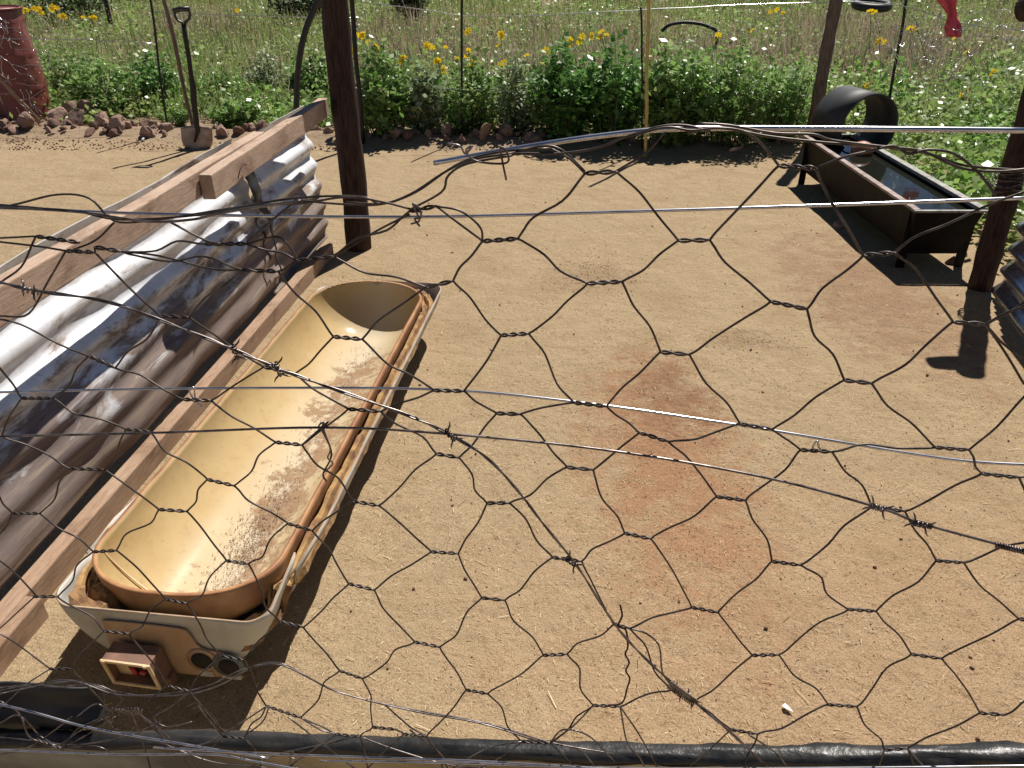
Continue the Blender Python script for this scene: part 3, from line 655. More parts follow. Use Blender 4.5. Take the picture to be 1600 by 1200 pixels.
for k, P in enumerate(sel): strand(fp(P, .004 + .006*math.sin(k*1.9), 5), WR*1.0, 1 if max(b_ for a, b_ in P) > 1040 else 0)  # lower strands use the paler wire, their sunlit sheen put into the colour
net.build('netting', ['wire_dark', 'wire'], nf)
LW = [([(678,255),(800,233),(940,212),(1065,201),(1300,201),(1620,204)], .0020, 'wire_bright', .02),
([(-60,321),(0,323),(230,334),(640,339),(1000,330),(1280,321),(1640,308)], .0013, 'wire_bright', .013),
([(-60,327),(0,325),(120,331),(230,346),(300,343),(345,333),(420,321),(470,314)], .0011, 'wire', -.004),
([(-60,616),(0,613),(300,607),(665,608),(900,628),(1160,665),(1400,705),(1530,722),(1680,728)], .0012, 'wire_bright', .010),
([(-60,684),(0,682),(250,676),(500,668),(700,678),(960,705),(1200,747),(1372,793),(1440,818),(1580,856),(1680,880)], .00115, 'wire', -.008),
([(-10,1098),(60,1115),(145,1138),(300,1165),(420,1185)], .0015, 'wire_bright', -.012),
([(-60,1170),(0,1172),(180,1179),(330,1179),(400,1190),(470,1203)], .0014, 'wire_bright', -.02),
([(240,1168),(420,1178),(600,1184),(760,1190),(1000,1205)], .0014, 'wire_bright', -.02),
([(500,1189),(700,1192),(960,1200),(1300,1200),(1640,1196)], .0013, 'wire_bright', -.018)]
for P, r_, m_, off in LW:
    mb = MB(); mb.tube(fp(P, off, 8), r_, 8); mb.build('line_wire', m_, nf)
def barb(p, a, parent, r_=.0008, rust=False):
    p = Vector(p); mb = MB(); d1 = Vector((math.cos(a), 0, math.sin(a))); d2 = Vector((-d1.z, 0, d1.x))
    mb.tube([p + d1*(t-.5)*.014 + (d2*math.cos(t*22) + Vector((0, 1, 0))*math.sin(t*22))*.0022 for t in [i/40 for i in range(41)]], r_, 5)
    for s_ in (1, -1):
        mb.tube([p + d1*.005*s_, p + d1*.007*s_ + d2*.006*s_ + Vector((0, -.004*s_, 0)), p + d1*.008*s_ + d2*.009*s_ + Vector((0, -.005*s_, 0))], [r_, r_*.9, r_*.4], 5)
        mb.tube([p - d1*.004*s_, p - d1*.006*s_ + d2*.005*s_ + Vector((0, .004*s_, 0)), p - d1*.008*s_ + d2*.007*s_ + Vector((0, .005*s_, 0))], [r_, r_*.9, r_*.4], 5)
    mb.build('barb', 'wire_rust' if rust else 'wire', parent)
BWP = [(-60,425),(0,441),(60,455),(170,472),(280,512),(370,548),(430,574),(500,600),(640,650),(700,678),(760,715),(810,768),(850,820),(900,882),(940,945),(972,990),(1020,1040),(1080,1092),(1150,1152),(1210,1210)]
mb = MB(); base = fp(BWP, -.012, 8)
for ph in (0, math.pi):
    mb.tube([p + Vector((0, math.sin(i*.55+ph), math.cos(i*.55+ph)))*.0009 for i, p in enumerate(base)], .0009, 6)
bw = mb.build('barbed_wire', 'wire', nf)
for (u_, v_, a, k) in ((45,454,-.2,0),(368,550,-1.2,0),(435,577,-1.2,0),(704,680,-.8,1),(893,878,-.7,0),(1372,793,-.3,0),(1438,819,-.25,0),(1060,1080,-.7,0),(1078,1092,-.7,0)):
    barb(onf(u_, v_, -.012), a, bw, .0009)
for (u_, v_) in ((1440,819),(1572,855),(1585,858)):
    p = onf(u_, v_, -.008); mb = MB(); dd = (onf(u_+20, v_+5, -.008) - p).normalized(); up_ = Vector((0, 0, 1)); bb = dd.cross(up_)
    mb.tube([p + dd*(t-.5)*.018 + (up_*math.cos(t*50) + bb*math.sin(t*50))*.0022 for t in [i/60 for i in range(61)]], .0008, 5); mb.build('splice', 'wire', nf)
def tie(P, off=0, m_='wire', r_=.0008):
    mb = MB(); mb.tube(fp(P, off, 6), r_, 6); mb.build('tie_wire', m_, nf)
tie([(698,224),(718,228),(727,240),(738,228),(728,236),(745,252),(790,255),(793,240),(782,230),(785,252),(791,281)], -.003)
tie([(642,350),(655,345),(650,330),(645,318),(655,326),(658,340),(648,342),(656,354)], -.004)
tie([(303,625),(296,610),(303,606),(306,625),(318,638)], .002, 'wire_bright'); tie([(1274,705),(1270,698),(1277,689),(1280,700),(1290,708)], .002, 'wire_bright')
tie([(500,672),(506,660),(498,666),(508,678),(502,670),(516,700),(512,715),(520,725),(505,740),(510,752)], -.004)
tie([(969,945),(972,962),(966,978),(978,985),(981,1010),(977,1022),(983,1035),(978,1048),(984,1060),(980,1075),(972,1098),(950,1102)], -.004, 'wire_rust', .0010)
tie([(452,1192),(458,1175),(452,1182),(463,1188),(455,1198)], -.02); tie([(1150,214),(1160,228),(1140,235)], .0)
tie([(170,1112),(176,1130),(165,1122),(178,1118),(170,1108),(180,1138)], -.006)
for i in range(9):   # wrapped splice at lower left
    u_ = 175 + i*5; tie([(u_, 1106), (u_+4, 1118), (u_+7, 1108)], -.003, 'wire')
for i in range(16):  # tangled splice on the barbed wire
    u_ = 1046 + i*2.6; v_ = 1070 + i*1.9; tie([(u_-3, v_+5), (u_+3, v_-5), (u_+5, v_+3)], -.014, 'wire')

# black wrapped rail, flap and corrugated sheet below it
RL = [(-260,1150),(0,1154),(300,1157),(600,1166),(1000,1179),(1300,1182),(1600,1180),(1860,1178)]
pts = fp(RL, .05, 14); mb = MB(); seg = 20; V = []
for i, p in enumerate(pts):
    for k in range(seg):
        a = 2*math.pi*k/seg; r_ = .0128 + .0045*mnoise.noise(Vector((i*.25, math.cos(a)*2, math.sin(a)*2))) + .003*mnoise.noise(Vector((i*.8, math.cos(a)*4, math.sin(a)*4)))
        V.append(p + Vector((0, math.cos(a)*r_, math.sin(a)*r_*.8)))
mb.add(V, [(i*seg+k, i*seg+(k+1) % seg, (i+1)*seg+(k+1) % seg, (i+1)*seg+k) for i in range(len(pts)-1) for k in range(seg)], 0, True)
tag(mb.build('plastic_rail', 'black_gloss'), 'crumpled glossy black plastic rail running along the bottom of the picture', 'rail')
fpn = top('corrugated_panel', (0, .62, 0), label='corrugated sheet below the black plastic rail at the bottom edge', cat='panel')
p0 = onf(-260, 1150, .05); p1 = onf(1860, 1176, .05); dr2 = Vector((p1.x-p0.x, p1.y-p0.y, 0)); L2 = dr2.length; dr2.normalize()
hz = min(p0.z, onf(1000, 1179, .05).z, p1.z)
corr('sheet', 0, L2, .0, hz-.012, 0, Vector((p0.x, p0.y, 0)), dr2, Vector((dr2.y, -dr2.x, 0)), 'old_sheet', fpn, seed=21, amp=.014, dent=.012)
me_ = fpn.children[0].data
for v in me_.vertices:
    s_ = (Vector((v.co.x-p0.x, v.co.y-p0.y, 0))).dot(dr2); v.co.z += (p0.z + (p1.z-p0.z)*s_/L2 - hz)*v.co.z/hz
V = []; 
for i in range(13):
    for j in range(7):
        u_ = -40 + 202*i/12; vt = 1072 - 5*math.sin(i*.5); v_ = vt + (1140-vt)*j/6
        V.append(onf(u_, v_, .075 + .010*math.sin(i*.6) + .008*math.sin(j*.9)))
mb = MB(); mb.add(V, [(i*7+j, i*7+j+1, (i+1)*7+j+1, (i+1)*7+j) for i in range(12) for j in range(6)], 0, True)
o = mb.build('rubber_flap', 'black_matt'); mm = o.modifiers.new('t', 'SOLIDIFY'); mm.thickness = .003
tag(o, 'flat black rubber flap standing above the rail at lower left', 'flap')

# ------------------------------------------------------------------ far things: drum, tools, rods, hoses, back fence
dc = at(40, 189, z=0); dr_ = top('oil_drum', dc, label='dented dark red steel drum standing at the far left beyond the stones', cat='drum')
nr, na = 44, 56; V = []
for i in range(nr+1):
    z = .97*i/nr; rib = .008*(math.exp(-((z-.30)/.012)**2) + math.exp(-((z-.60)/.012)**2) + math.exp(-((z-.015)/.010)**2) + math.exp(-((z-.885)/.010)**2))
    for k in range(na):
        a = 2*math.pi*k/na; dn = mnoise.noise(Vector((math.cos(a)*2.3, math.sin(a)*2.3, z*3.0))); dn2 = abs(mnoise.noise(Vector((math.cos(a)*4, math.sin(a)*4, z*6+2))))
        r_ = .285 + rib - .028*max(0, dn) - .016*dn2; V.append(dc + Vector((r_*math.cos(a) - .05*z, r_*math.sin(a), z)))
mb = MB(); mb.add(V, [(i*na+k, i*na+(k+1) % na, (i+1)*na+(k+1) % na, (i+1)*na+k) for i in range(nr) for k in range(na)] + [tuple(range(nr*na, (nr+1)*na))], 0, True); mb.build('body', 'drum', dr_)
mb = MB(); mb.tube([dc + Vector((.286*math.cos(a) - .048, .286*math.sin(a), .975)) for a in [2*math.pi*k/40 for k in range(41)]], .010, 8); mb.build('rim', 'drum', dr_)
mb = MB(); q0 = at(66, 196, z=.0); mb.tube([q0, q0.lerp(at(-70, 45, Y=q0.y-.1), .5), at(-70, 45, Y=q0.y-.1)], [.022, .021, .02], 10)
tag(mb.build('wooden_pole', 'wood'), 'weathered pale pole leaning up to the left in front of the red drum', 'pole')
# shovel
YS = 6.52
sv = top('shovel', at(302, 236, z=0), label='spade with dark shaft, D handle and pale rusty blade standing by the stones', cat='spade')
V = []; nu, nv = 10, 10
for j in range(nv+1):
    t = j/nv; hw = .128 * (1 if t < .5 else math.sqrt(max(0, 1-((t-.5)/.54)**2))*.98+.02)
    for i in range(nu+1):
        s_ = i/nu*2-1; c_ = at(304 - 3*t, 198, Y=YS)
        V.append((c_.x + s_*hw, YS + .035*(s_*s_) - .02*t - .0, c_.z + .0 - .205*t + .012*(1-t)*math.cos(s_*3)))
mb = MB(); mb.add(V, [(j*(nu+1)+i, j*(nu+1)+i+1, (j+1)*(nu+1)+i+1, (j+1)*(nu+1)+i) for j in range(nv) for i in range(nu)], 0, True)
o = mb.build('blade', 'blade', sv); mm = o.modifiers.new('t', 'SOLIDIFY'); mm.thickness = .004
def ay(u_, v_, Y=YS): return at(u_, v_, Y=Y)
mb = MB(); mb.tube(smoothline([ay(304, 222, YS-.02), ay(309, 205, YS-.02), ay(308, 190), ay(303, 160), ay(296, 110), ay(290, 60), ay(287, 37)]), [.012, .016]+[.021]*29, 10) if False else mb.tube([ay(304, 222, YS-.02), ay(309, 205, YS-.015), ay(307, 190), ay(303, 160), ay(302, 138), ay(299, 120), ay(295, 90), ay(290, 60), ay(287, 36)], [.008, .018, .022, .024, .026, .019, .018, .018, .02], 10)
mb.build('shaft', 'rod', sv)
mb = MB(); mb.tube(smoothline([ay(285, 36), ay(277, 31), ay(273, 23), ay(274, 16)]), .010, 8); mb.tube(smoothline([ay(288, 36), ay(295, 30), ay(297, 22), ay(294, 15)]), .010, 8); mb.tube([ay(271, 17), ay(283, 14), ay(296, 14)], .019, 10); mb.build('handle', 'black_gloss', sv)
mb = MB(); pts = [ay(302, 200, 6.56), ay(294, 165, 6.56), ay(282, 115, 6.56), ay(272, 65, 6.56), ay(262, 25, 6.56), ay(250, -20, 6.56)]; mb.tube(wobble(smoothline(pts), .012, 4), .017, 8)
tag(mb.build('wooden_stick', 'grey_post'), 'long dark crooked stick leaning behind the spade', 'stick')
# back fence
bf = top('wire_fence', (0, 6.8, 0), label='far fence of thin rods and faint line wires along the row of stones', cat='fence')
def rod(base, u_, v_, r_=.008, name='dropper', m_='rod', par=bf):
    b_ = at(*base, z=0); t_ = at(u_, v_, Y=b_.y); t_ = b_ + (t_-b_)*1.25; mb = MB(); mb.tube(wobble([b_.lerp(t_, i/12) for i in range(13)], .012, 3, base[0]), r_, 8); return mb.build(name, m_, par)
rod((263, 208), 235, 0, .010); rod((721, 218), 722, 0, .010); rod((1380, 222), 1416, 0, .012); rod((1004, 236), 1003, 60, .008); rod((567, 226), 549, 0, .019)
o = rod((1009, 247), 1012, 0, .013, 'yellow_stake', 'yellow', None); tag(o, 'thin yellow stake standing in front of the leafy hedge', 'stake')
for P, Y in (([(560,2),(650,14),(722,24),(800,25),(880,22),(1000,15),(1150,8),(1290,3)], 6.85), ([(560,128),(722,140),(850,144),(1005,146),(1130,147),(1290,151)], 6.85), ([(1290,4),(1350,3),(1420,12),(1520,40),(1640,50)], 6.6), ([(-20,60),(120,62),(240,68)], 7.3), ([(1130,156),(1200,158),(1290,157)], 6.7), ([(240,20),(400,25),(560,28)], 7.0)):
    mb = MB(); mb.tube(wobble(smoothline([at(a, b_, Y=Y) for a, b_ in P]), .006, 5), .0032, 6); mb.build('line_wire', 'wire_bright', bf)
# crumpled netting on its right part
rr = random.Random(4); mb = MB()
for k in range(95):
    u_ = rr.uniform(1385, 1620); v_ = rr.uniform(-10, 190) + (u_-1400)*.15; pts = [(u_, v_)]; a = rr.uniform(-.6, 1.2)
    for q_ in range(rr.randint(2, 5)): a += rr.uniform(-.9, .9); u_ += 16*math.cos(a); v_ += 16*math.sin(a); pts.append((u_, v_))
    mb.tube(smoothline([at(a_, b_, Y=6.1 + .1*rr.random()) for a_, b_ in pts], 3), .0017, 4)
mb.build('netting', 'wire_bright', bf)
rr = random.Random(9); mb = MB()
for k in range(40):
    u_ = rr.uniform(-10, 60); v_ = rr.uniform(20, 175); pts = [(u_, v_)]; a = rr.uniform(.3, 1.3)
    for q_ in range(rr.randint(2, 4)): a += rr.uniform(-.5, .5); u_ += 11*math.cos(a); v_ += 11*math.sin(a); pts.append((u_, v_))
    mb.tube(smoothline([at(a_, b_, Y=7.2) for a_, b_ in pts], 3), .0018, 4)
mb.build('netting', 'wire_bright', bf)
mb = MB(); mb.tube(smoothline([at(a, b_, Y=4.7) for a, b_ in ((462, 190), (463, 165), (465, 120), (470, 78), (480, 40), (495, 5), (508, -30))]), .017, 10)
tag(mb.build('hose', 'black'), 'black hose rising in a curve behind the left corrugated panel', 'hose')
mb = MB(); mb.tube(smoothline([at(a, b_, Y=8.3) for a, b_ in ((1034, 49), (1046, 39), (1068, 35), (1092, 37), (1108, 42), (1119, 49), (1120, 70))]), .016, 10)
tag(mb.build('hose', 'black'), 'arched piece of black hose sticking out of the weeds at upper centre', 'hose')
mb = MB(); c_ = at(1362, 8, Y=9.4); mb.tube([c_ + Vector((.17*math.cos(a), .17*math.sin(a), .02*math.sin(a))) for a in [2*math.pi*k/30 for k in range(31)]], .045, 12, cap=False)
tag(mb.build('old_tyre', 'black'), 'small black tyre lying in the grass near the top edge right of the slim post', 'tyre')
# pink strip
V = []; n = 12
for i in range(n+1):
    u0 = 1466 + 22*min(1, i/5)**.9 if i < 6 else 1480 + .5*i; v_ = -14 + 72*i/n
    wdt = 15 + 3*math.sin(i*.9) + (2 if i > 8 else 0)
    for j in range(7):
        p = at(1474 + 14*min(1, i/6) + wdt*(j/6-.5)*1.5, v_, Y=6.25); p.y += .03*math.sin(j*1.7 + i*.6); V.append(p)
mb = MB(); mb.add(V, [(i*7+j, i*7+j+1, (i+1)*7+j+1, (i+1)*7+j) for i in range(n) for j in range(6)], 0, True); o = mb.build('plastic_flag', 'pink'); mm = o.modifiers.new('t', 'SOLIDIFY'); mm.thickness = .002
tag(o, 'crumpled bright pink plastic strip hanging from the far fence at upper right', 'flag')
mb = MB(); mb.tube(smoothline([at(a, b_, z=.02) for a, b_ in ((222, 219), (228, 213), (238, 210), (246, 213))]), [.01]*15+[.004], 8)
tag(mb.build('bone', 'label'), 'small curved pale bone lying against the stones left of the spade', 'bone')

# ------------------------------------------------------------------ stones
def stone_mesh(seed):
    import bmesh
    bm = bmesh.new(); bmesh.ops.create_icosphere(bm, subdivisions=3, radius=1)
    rr = random.Random(seed); pl_ = [(Vector((rr.gauss(0, 1), rr.gauss(0, 1), rr.gauss(0, 1))).normalized(), rr.uniform(.5, .85)) for _ in range(9)]
    for v in bm.verts:
        p = v.co.copy()
        for n_, d_ in pl_:
            e_ = p.dot(n_) - d_
            if e_ > 0: p -= n_*e_
        v.co = p + p.normalized()*.09*mnoise.noise(p*2.5 + Vector((seed*5, 0, 0)))
    me = bpy.data.meshes.new('stone'); bm.to_mesh(me); bm.free(); me.materials.append(M['stone']); return me
SM = [stone_mesh(i) for i in range(8)]; rs = random.Random(11)
def berm(x, y):
    e_ = y + .1*x - 6.72; return .055*math.exp(-(e_/.16)**2)*(1 + .5*mnoise.noise(Vector((x*3, y*4, 8)))) if abs(e_) < .6 else 0
def put_stone(x, y, s_, z=None, group='stones heaped along the far edge of the yard', label='reddish brown rough stone in the row along the far edge of the yard'):
    o = put('stone', rs.choice(SM)); o.location = (x, y, berm(x, y) + (s_*.12 if z is None else z*.75)); o.rotation_euler = (rs.random()*6, rs.random()*6, rs.random()*6)
    o.scale = (s_*rs.uniform(.8, 1.3), s_*rs.uniform(.7, 1.1), s_*rs.uniform(.45, .8)); tag(o, label, 'stone', group); return o
cnt = 0
def edge_y(u_):
    return np.interp(u_, [0, 300, 500, 560, 850, 1250], [212, 216, 217, 222, 226, 236])
for i in range(262):
    u_ = rs.uniform(-120, 1290)
    if 1000 < u_ < 1200 and rs.random() < .5: continue
    if 272 < u_ < 335: continue
    v_ = edge_y(u_) - abs(rs.gauss(0, 11)) + 2; s_ = rs.uniform(.022, .068) * (1.15 if u_ < 480 else .95)
    p = at(u_, v_, z=0); put_stone(p.x, p.y, s_)
for (u_, v_, s_, z) in ((115,178,.11,.12),(140,176,.10,.14),(95,190,.09,.1),(165,190,.1,.08),(155,168,.08,.2),(125,190,.12,.1),(190,200,.09,.06),(45,196,.1,.07),(20,185,.09,.09),(230,205,.08,.05),(330,152,.12,.06),(345,158,.08,.04),(412,160,.1,.05),(265,38,.12,.1),(760,213,.09,.06),(790,212,.08,.05),(620,210,.08,.05),(700,208,.08,.05),(640,212,.07,.05)):
    p = at(u_, v_ + 12, z=0); put_stone(p.x, p.y, s_, z)
o = put_stone(*at(1311, 355, z=0)[:2], .05, label='smooth pinkish stone in the shadow in front of the water trough', group=' '); del o['group']
o = put_stone(*at(1490, 412, z=0)[:2], .05, label='sunlit stone under the near end of the water trough', group=' '); del o['group']
o = put_stone(*at(1505, 400, z=0)[:2], .035, label='small brown stone by the foot of the wire bound post', group=' '); del o['group']

# ------------------------------------------------------------------ litter on the yard
def scatter_slivers(n, xr_, yr_, lr, wr, zoff, r_):
    x = r_.uniform(*xr_, n); y = r_.uniform(*yr_, n); a = r_.uniform(0, np.pi, n); L_ = r_.uniform(*lr, n); W_ = r_.uniform(*wr, n)
    z = np.array([.010*mnoise.noise(Vector((a_*1.6, b_*1.6, 0))) + .005*mnoise.noise(Vector((a_*6, b_*6, 3))) for a_, b_ in zip(x, y)]) + zoff
    dx, dy = np.cos(a)*L_/2, np.sin(a)*L_/2; ex, ey = -np.sin(a)*W_/2, np.cos(a)*W_/2
    t = r_.uniform(-.002, .003, n)
    P = np.stack([np.stack([x-dx-ex, y-dy-ey, z], 1), np.stack([x+dx-ex, y+dy-ey, z+t], 1), np.stack([x+dx+ex, y+dy+ey, z+t+W_*.5], 1), np.stack([x-dx+ex, y-dy+ey, z+W_*.5], 1)], 1)
    return P.reshape(-1, 3)
P1 = scatter_slivers(12000, (-1.1, 3.0), (.8, 6.2), (.003, .013), (.0007, .0015), .003, rng)
P2 = scatter_slivers(3500, (-1.1, 1.8), (.9, 2.8), (.004, .018), (.0006, .0012), .0035, rng)
P3 = scatter_slivers(1500, (-4.5, -.9), (4.0, 6.6), (.004, .014), (.0008, .0018), .003, rng)
P4 = scatter_slivers(170, (-.9, 2.2), (.9, 5.0), (.02, .05), (.0010, .0018), .004, rng)
Pv = np.concatenate([P1, P2, P3, P4]); tag(put('straw_litter', mesh('straw_litter', Pv, np.arange(len(Pv)).reshape(-1, 4), 'straw')), 'fine bits of straw strewn over the sandy yard', 'straw', kind='stuff')
def grits(n, xr_, yr_, sr, gx=None):
    base = np.array([(1, 0, 0), (-.9, .1, 0), (0, 1, .1), (0, -1, 0), (.1, 0, .9), (0, 0, -.6)]); fc = np.array([(0, 2, 4), (2, 1, 4), (1, 3, 4), (3, 0, 4), (2, 0, 5), (1, 2, 5), (3, 1, 5), (0, 3, 5)])
    x = rng.uniform(*xr_, n); y = rng.uniform(*yr_, n)
    if gx is not None: x = rng.normal(gx[0], gx[1], n); y = rng.normal(gx[2], gx[3], n)
    s_ = rng.uniform(*sr, n)*rng.uniform(.5, 1, n); z = np.array([.010*mnoise.noise(Vector((a_*1.6, b_*1.6, 0))) + .005*mnoise.noise(Vector((a_*6, b_*6, 3))) for a_, b_ in zip(x, y)]) + s_*.4
    V = base[None]*s_[:, None, None]*rng.uniform(.6, 1.2, (n, 6, 3)); a = rng.uniform(0, 6.3, n); c, s2 = np.cos(a)[:, None], np.sin(a)[:, None]
    V = np.stack([V[..., 0]*c - V[..., 1]*s2, V[..., 0]*s2 + V[..., 1]*c, V[..., 2]], 2) + np.stack([x, y, z], 1)[:, None]
    return V.reshape(-1, 3), (fc[None] + 6*np.arange(n)[:, None, None]).reshape(-1, 3)
VS = []; FSs = []; b0 = 0
for args in ((9000, (-1, 2.6), (.8, 6.3), (.0012, .0036)), (170, (-1, 2.4), (.9, 6.2), (.004, .010)), (2600, (0, 1), (0, 1), (.0008, .0032), (.60, .24, 2.25, .6)), (500, (0, 1), (0, 1), (.0015, .005), (.42, .16, 3.75, .16)), (220, (0, 1), (0, 1), (.0012, .004), (1.02, .16, 2.95, .07)), (300, (-4.5, -1), (4, 6.7), (.002, .006)), (2500, (-4.8, 2.4), (6.45, 6.95), (.004, .016))):
    v_, f_ = grits(*args[:4], gx=args[4] if len(args) > 4 else None); VS.append(v_); FSs.append(f_ + b0); b0 += len(v_)
tag(put('soil_crumbs', mesh('soil_crumbs', np.concatenate(VS), np.concatenate(FSs), 'grit')), 'dark crumbs of soil and grit scattered over the sandy yard', 'grit', kind='stuff')
mb = MB(); p = at(1229, 1107, z=.004); mb.add([p + Vector(q_) for q_ in ((-.008, .008, 0), (.0, .012, .003), (.008, .0, .001), (.012, -.010, .002), (.002, -.006, .004), (-.006, -.001, .005))], [(0, 5, 4, 3, 2, 1)])
tag(mb.build('paper_scrap', 'white'), 'tiny white scrap lying on the sand at lower right', 'scrap')

# crumbs of mud inside the lining
n = 3000; th = rng.normal(math.pi*.53, .16, n); s_ = np.concatenate([rng.normal(.45, .13, n//2), rng.uniform(.1, 1.6, n - n//2)]); s_ = np.clip(s_, .2, 1.65)
cx = .003 - (RI-.006)*np.cos(th); cz = .254 - .86*(RI-.006)*np.sin(th); L_ = rng.uniform(.0008, .0032, n); a = rng.uniform(0, 6.3, n)
P = np.zeros((n, 4, 3)); 
for q_, (i_, j_) in enumerate(((-1, -.3), (1, -.3), (1, .3), (-1, .3))):
    P[:, q_, 0] = cx + L_*(i_*np.cos(a) - j_*np.sin(a)); P[:, q_, 1] = s_ + L_*(i_*np.sin(a) + j_*np.cos(a)); P[:, q_, 2] = cz + .0035 + .0015*i_
tag(put('mud_crumbs', mesh('mud_crumbs', P.reshape(-1, 3), np.arange(4*n).reshape(-1, 4), 'grit'), mw=tm), 'crumbs of mud and straw lying in the bottom of the cut tank', 'mud', kind='stuff')

# ------------------------------------------------------------------ vegetation
def leaves(c, d_, L_, W_, r_):
    """c,d_: (n,3) base and direction; returns quads folded as leaves"""
    n = len(c); d_ = d_/np.linalg.norm(d_, axis=1, keepdims=True)
    s_ = np.cross(d_, r_.normal(0, 1, (n, 3)) + np.array([0, 0, 1.5])); s_ /= np.linalg.norm(s_, axis=1, keepdims=True) + 1e-9
    L_ = L_[:, None]; W_ = W_[:, None]
    return np.stack([c, c + d_*L_*.5 + s_*W_, c + d_*L_, c + d_*L_*.5 - s_*W_], 1).reshape(-1, 3)
def plant(base, h, spread, nst, nl, ls, r_):
    """stems + leaves of one bush"""
    LV = []; mbs = MB(); base = np.array(base, float)
    for k in range(nst):
        a = r_.uniform(0, 2*np.pi); rad = spread*np.sqrt(r_.uniform(0, 1)); hh = h*r_.uniform(.6, 1.05)*(1 - .35*(rad/spread)**2)
        b0_ = base + np.array([np.cos(a)*rad*.45, np.sin(a)*rad*.45, 0]); tp = base + np.array([np.cos(a)*rad, np.sin(a)*rad, hh]); md = (b0_+tp)/2 + r_.normal(0, .03, 3)
        mbs.tube([b0_, md, tp], [.005, .004, .002], 4)
        t = r_.beta(1.7, 1.1, nl); P = np.outer((1-t)**2, b0_) + np.outer(2*t*(1-t), md) + np.outer(t*t, tp)
        P += r_.normal(0, .03*h/.6, (nl, 3)); P[:, 2] = np.maximum(P[:, 2], .01)
        D = r_.normal(0, 1, (nl, 3)); D[:, 2] = D[:, 2]*.5 + .25
        L_ = ls*r_.uniform(.5, 1.2, nl); LV.append(leaves(P, D, L_, L_*r_.uniform(.25, .4, nl), r_))
    LV = np.concatenate(LV); return LV, mbs
def bush(u_, v_, wpx, vtop, label, mt='leaf', nl=46, ls=.052, group=None):
    r_ = np.random.default_rng(int(u_*3+v_)); p = at(u_, v_, z=0); tpt = at(u_, vtop, Y=p.y + .1); h = max(.12, tpt.z*1.02); sp_ = wpx/2/F*(p.y*1.0)
    p.y += sp_*.5; e_ = top('leafy_bush', p, label=label, cat='bush', group=group)
    LV, mbs = plant(p, h, sp_, int(10 + sp_*h*200), nl, ls*r_.uniform(.75, 1.4), r_)
    put('foliage', mesh('foliage', LV, np.arange(len(LV)).reshape(-1, 4), mt), e_); mbs.build('stems', 'stem', e_)
BU = [(598, 222, 95, 92, 'dense dark green bush just right of the thick timber post', 'leaf'),
(665, 218, 60, 120, 'light green feathery weed between the dark bush and the first thin rod', 'leaf_grey'),
(740, 216, 100, 110, 'green leafy bush behind the thin black rod', 'leaf'),
(810, 218, 90, 105, 'sparse leggy bush with dry stems right of the thin black rod', 'leaf_grey'),
(880, 228, 110, 85, 'tall dark green bush with heavy shade beneath, left of the yellow stake', 'leaf_dark'),
(965, 232, 110, 80, 'broad dark green bush touching the yellow stake from the left', 'leaf_dark'),
(1055, 236, 110, 85, 'broad bright green bush just right of the yellow stake', 'leaf'),
(1145, 238, 120, 80, 'bright green bush with heavy shade beneath, two right of the yellow stake', 'leaf'),
(1225, 232, 90, 100, 'light green bush just left of the slim grey post', 'leaf'),
(118, 170, 90, 60, 'leafy green bush beside the red drum', 'leaf'),
(165, 186, 90, 95, 'low leafy bush behind the heap of stones', 'leaf'),
(238, 172, 80, 80, 'green bush left of the leaning stick', 'leaf_dark'),
(345, 168, 60, 95, 'light green bush right of the spade', 'leaf'),
(370, 205, 85, 155, 'small low green weed growing right of the spade at the yard edge', 'leaf'),
(418, 158, 80, 80, 'grey green scrubby bush behind the hose', 'leaf_grey'),
(495, 170, 80, 80, 'green bush between the hose and the timber post', 'leaf'),
(268, 200, 60, 165, 'tiny low weed at the foot of the leftmost rod', 'leaf')]
for b_ in BU: bush(b_[0], b_[1], b_[2], b_[3] - (22 if b_[0] > 560 else 0), *b_[4:])
# ground cover: one merged mass of weeds, patchy
def fieldmask(x, y, f=.9, o=0): return np.array([mnoise.noise(Vector((a*f, b_*f, o))) for a, b_ in zip(x, y)])
def field_pts(n, y0, y1, powr, r_):
    y = y0 + (y1-y0)*r_.uniform(0, 1, n)**powr; x = r_.uniform(-1, 1, n)*(.74*y + 1.2); return x, y
LV = []
r_ = np.random.default_rng(3)
x, y = field_pts(9500, 6.95, 24, 1.45, r_); mk = fieldmask(x, y, .8) + r_.normal(0, .12, len(x)); ee = y + .1*x - 6.95; k = (mk > np.where(y > 8.6, .0, -.10) + .32*np.clip(1 - ee/.9, 0, 1)) & (ee > .12 + .25*fieldmask(x, y, 1.3, 3)) & ~((x < -4.1) & (y < 7.7)); x, y = x[k], y[k]
xr2 = r_.uniform(2.75, 5.2, 420); yr2 = r_.uniform(3.6, 7.2, 420); x = np.append(x, xr2); y = np.append(y, yr2)
for xx, yy in zip(x, y):
    near = yy < 9; nl = 34 if near else 20; h = (r_.uniform(.12, .45) if yy < 12 else r_.uniform(.15, .5)) * (.55 + 1.5*max(0, mnoise.noise(Vector((xx*.9, yy*.9, 2)))))
    if yy < 9 and xx > -1.2: h = r_.uniform(.22, .60)
    if xx > 2.5 and yy < 7: h = r_.uniform(.1, .4); nl = 44
    sp_ = r_.uniform(.08, .2)*(1 if near else 1.4); ls = (.062 if near else .08)*(1.25 if (xx > 2.5 and yy < 5) else 1)
    P = np.stack([xx + r_.normal(0, sp_, nl), yy + r_.normal(0, sp_, nl), h*r_.beta(1.4, 1.3, nl) + .01], 1)
    D = r_.normal(0, 1, (nl, 3)); D[:, 2] = D[:, 2]*.5 + .3; L_ = ls*r_.uniform(.5, 1.2, nl); LV.append(leaves(P, D, L_, L_*r_.uniform(.22, .42, nl), r_))
LV = np.concatenate(LV); print('weed leaves', len(LV)//4)
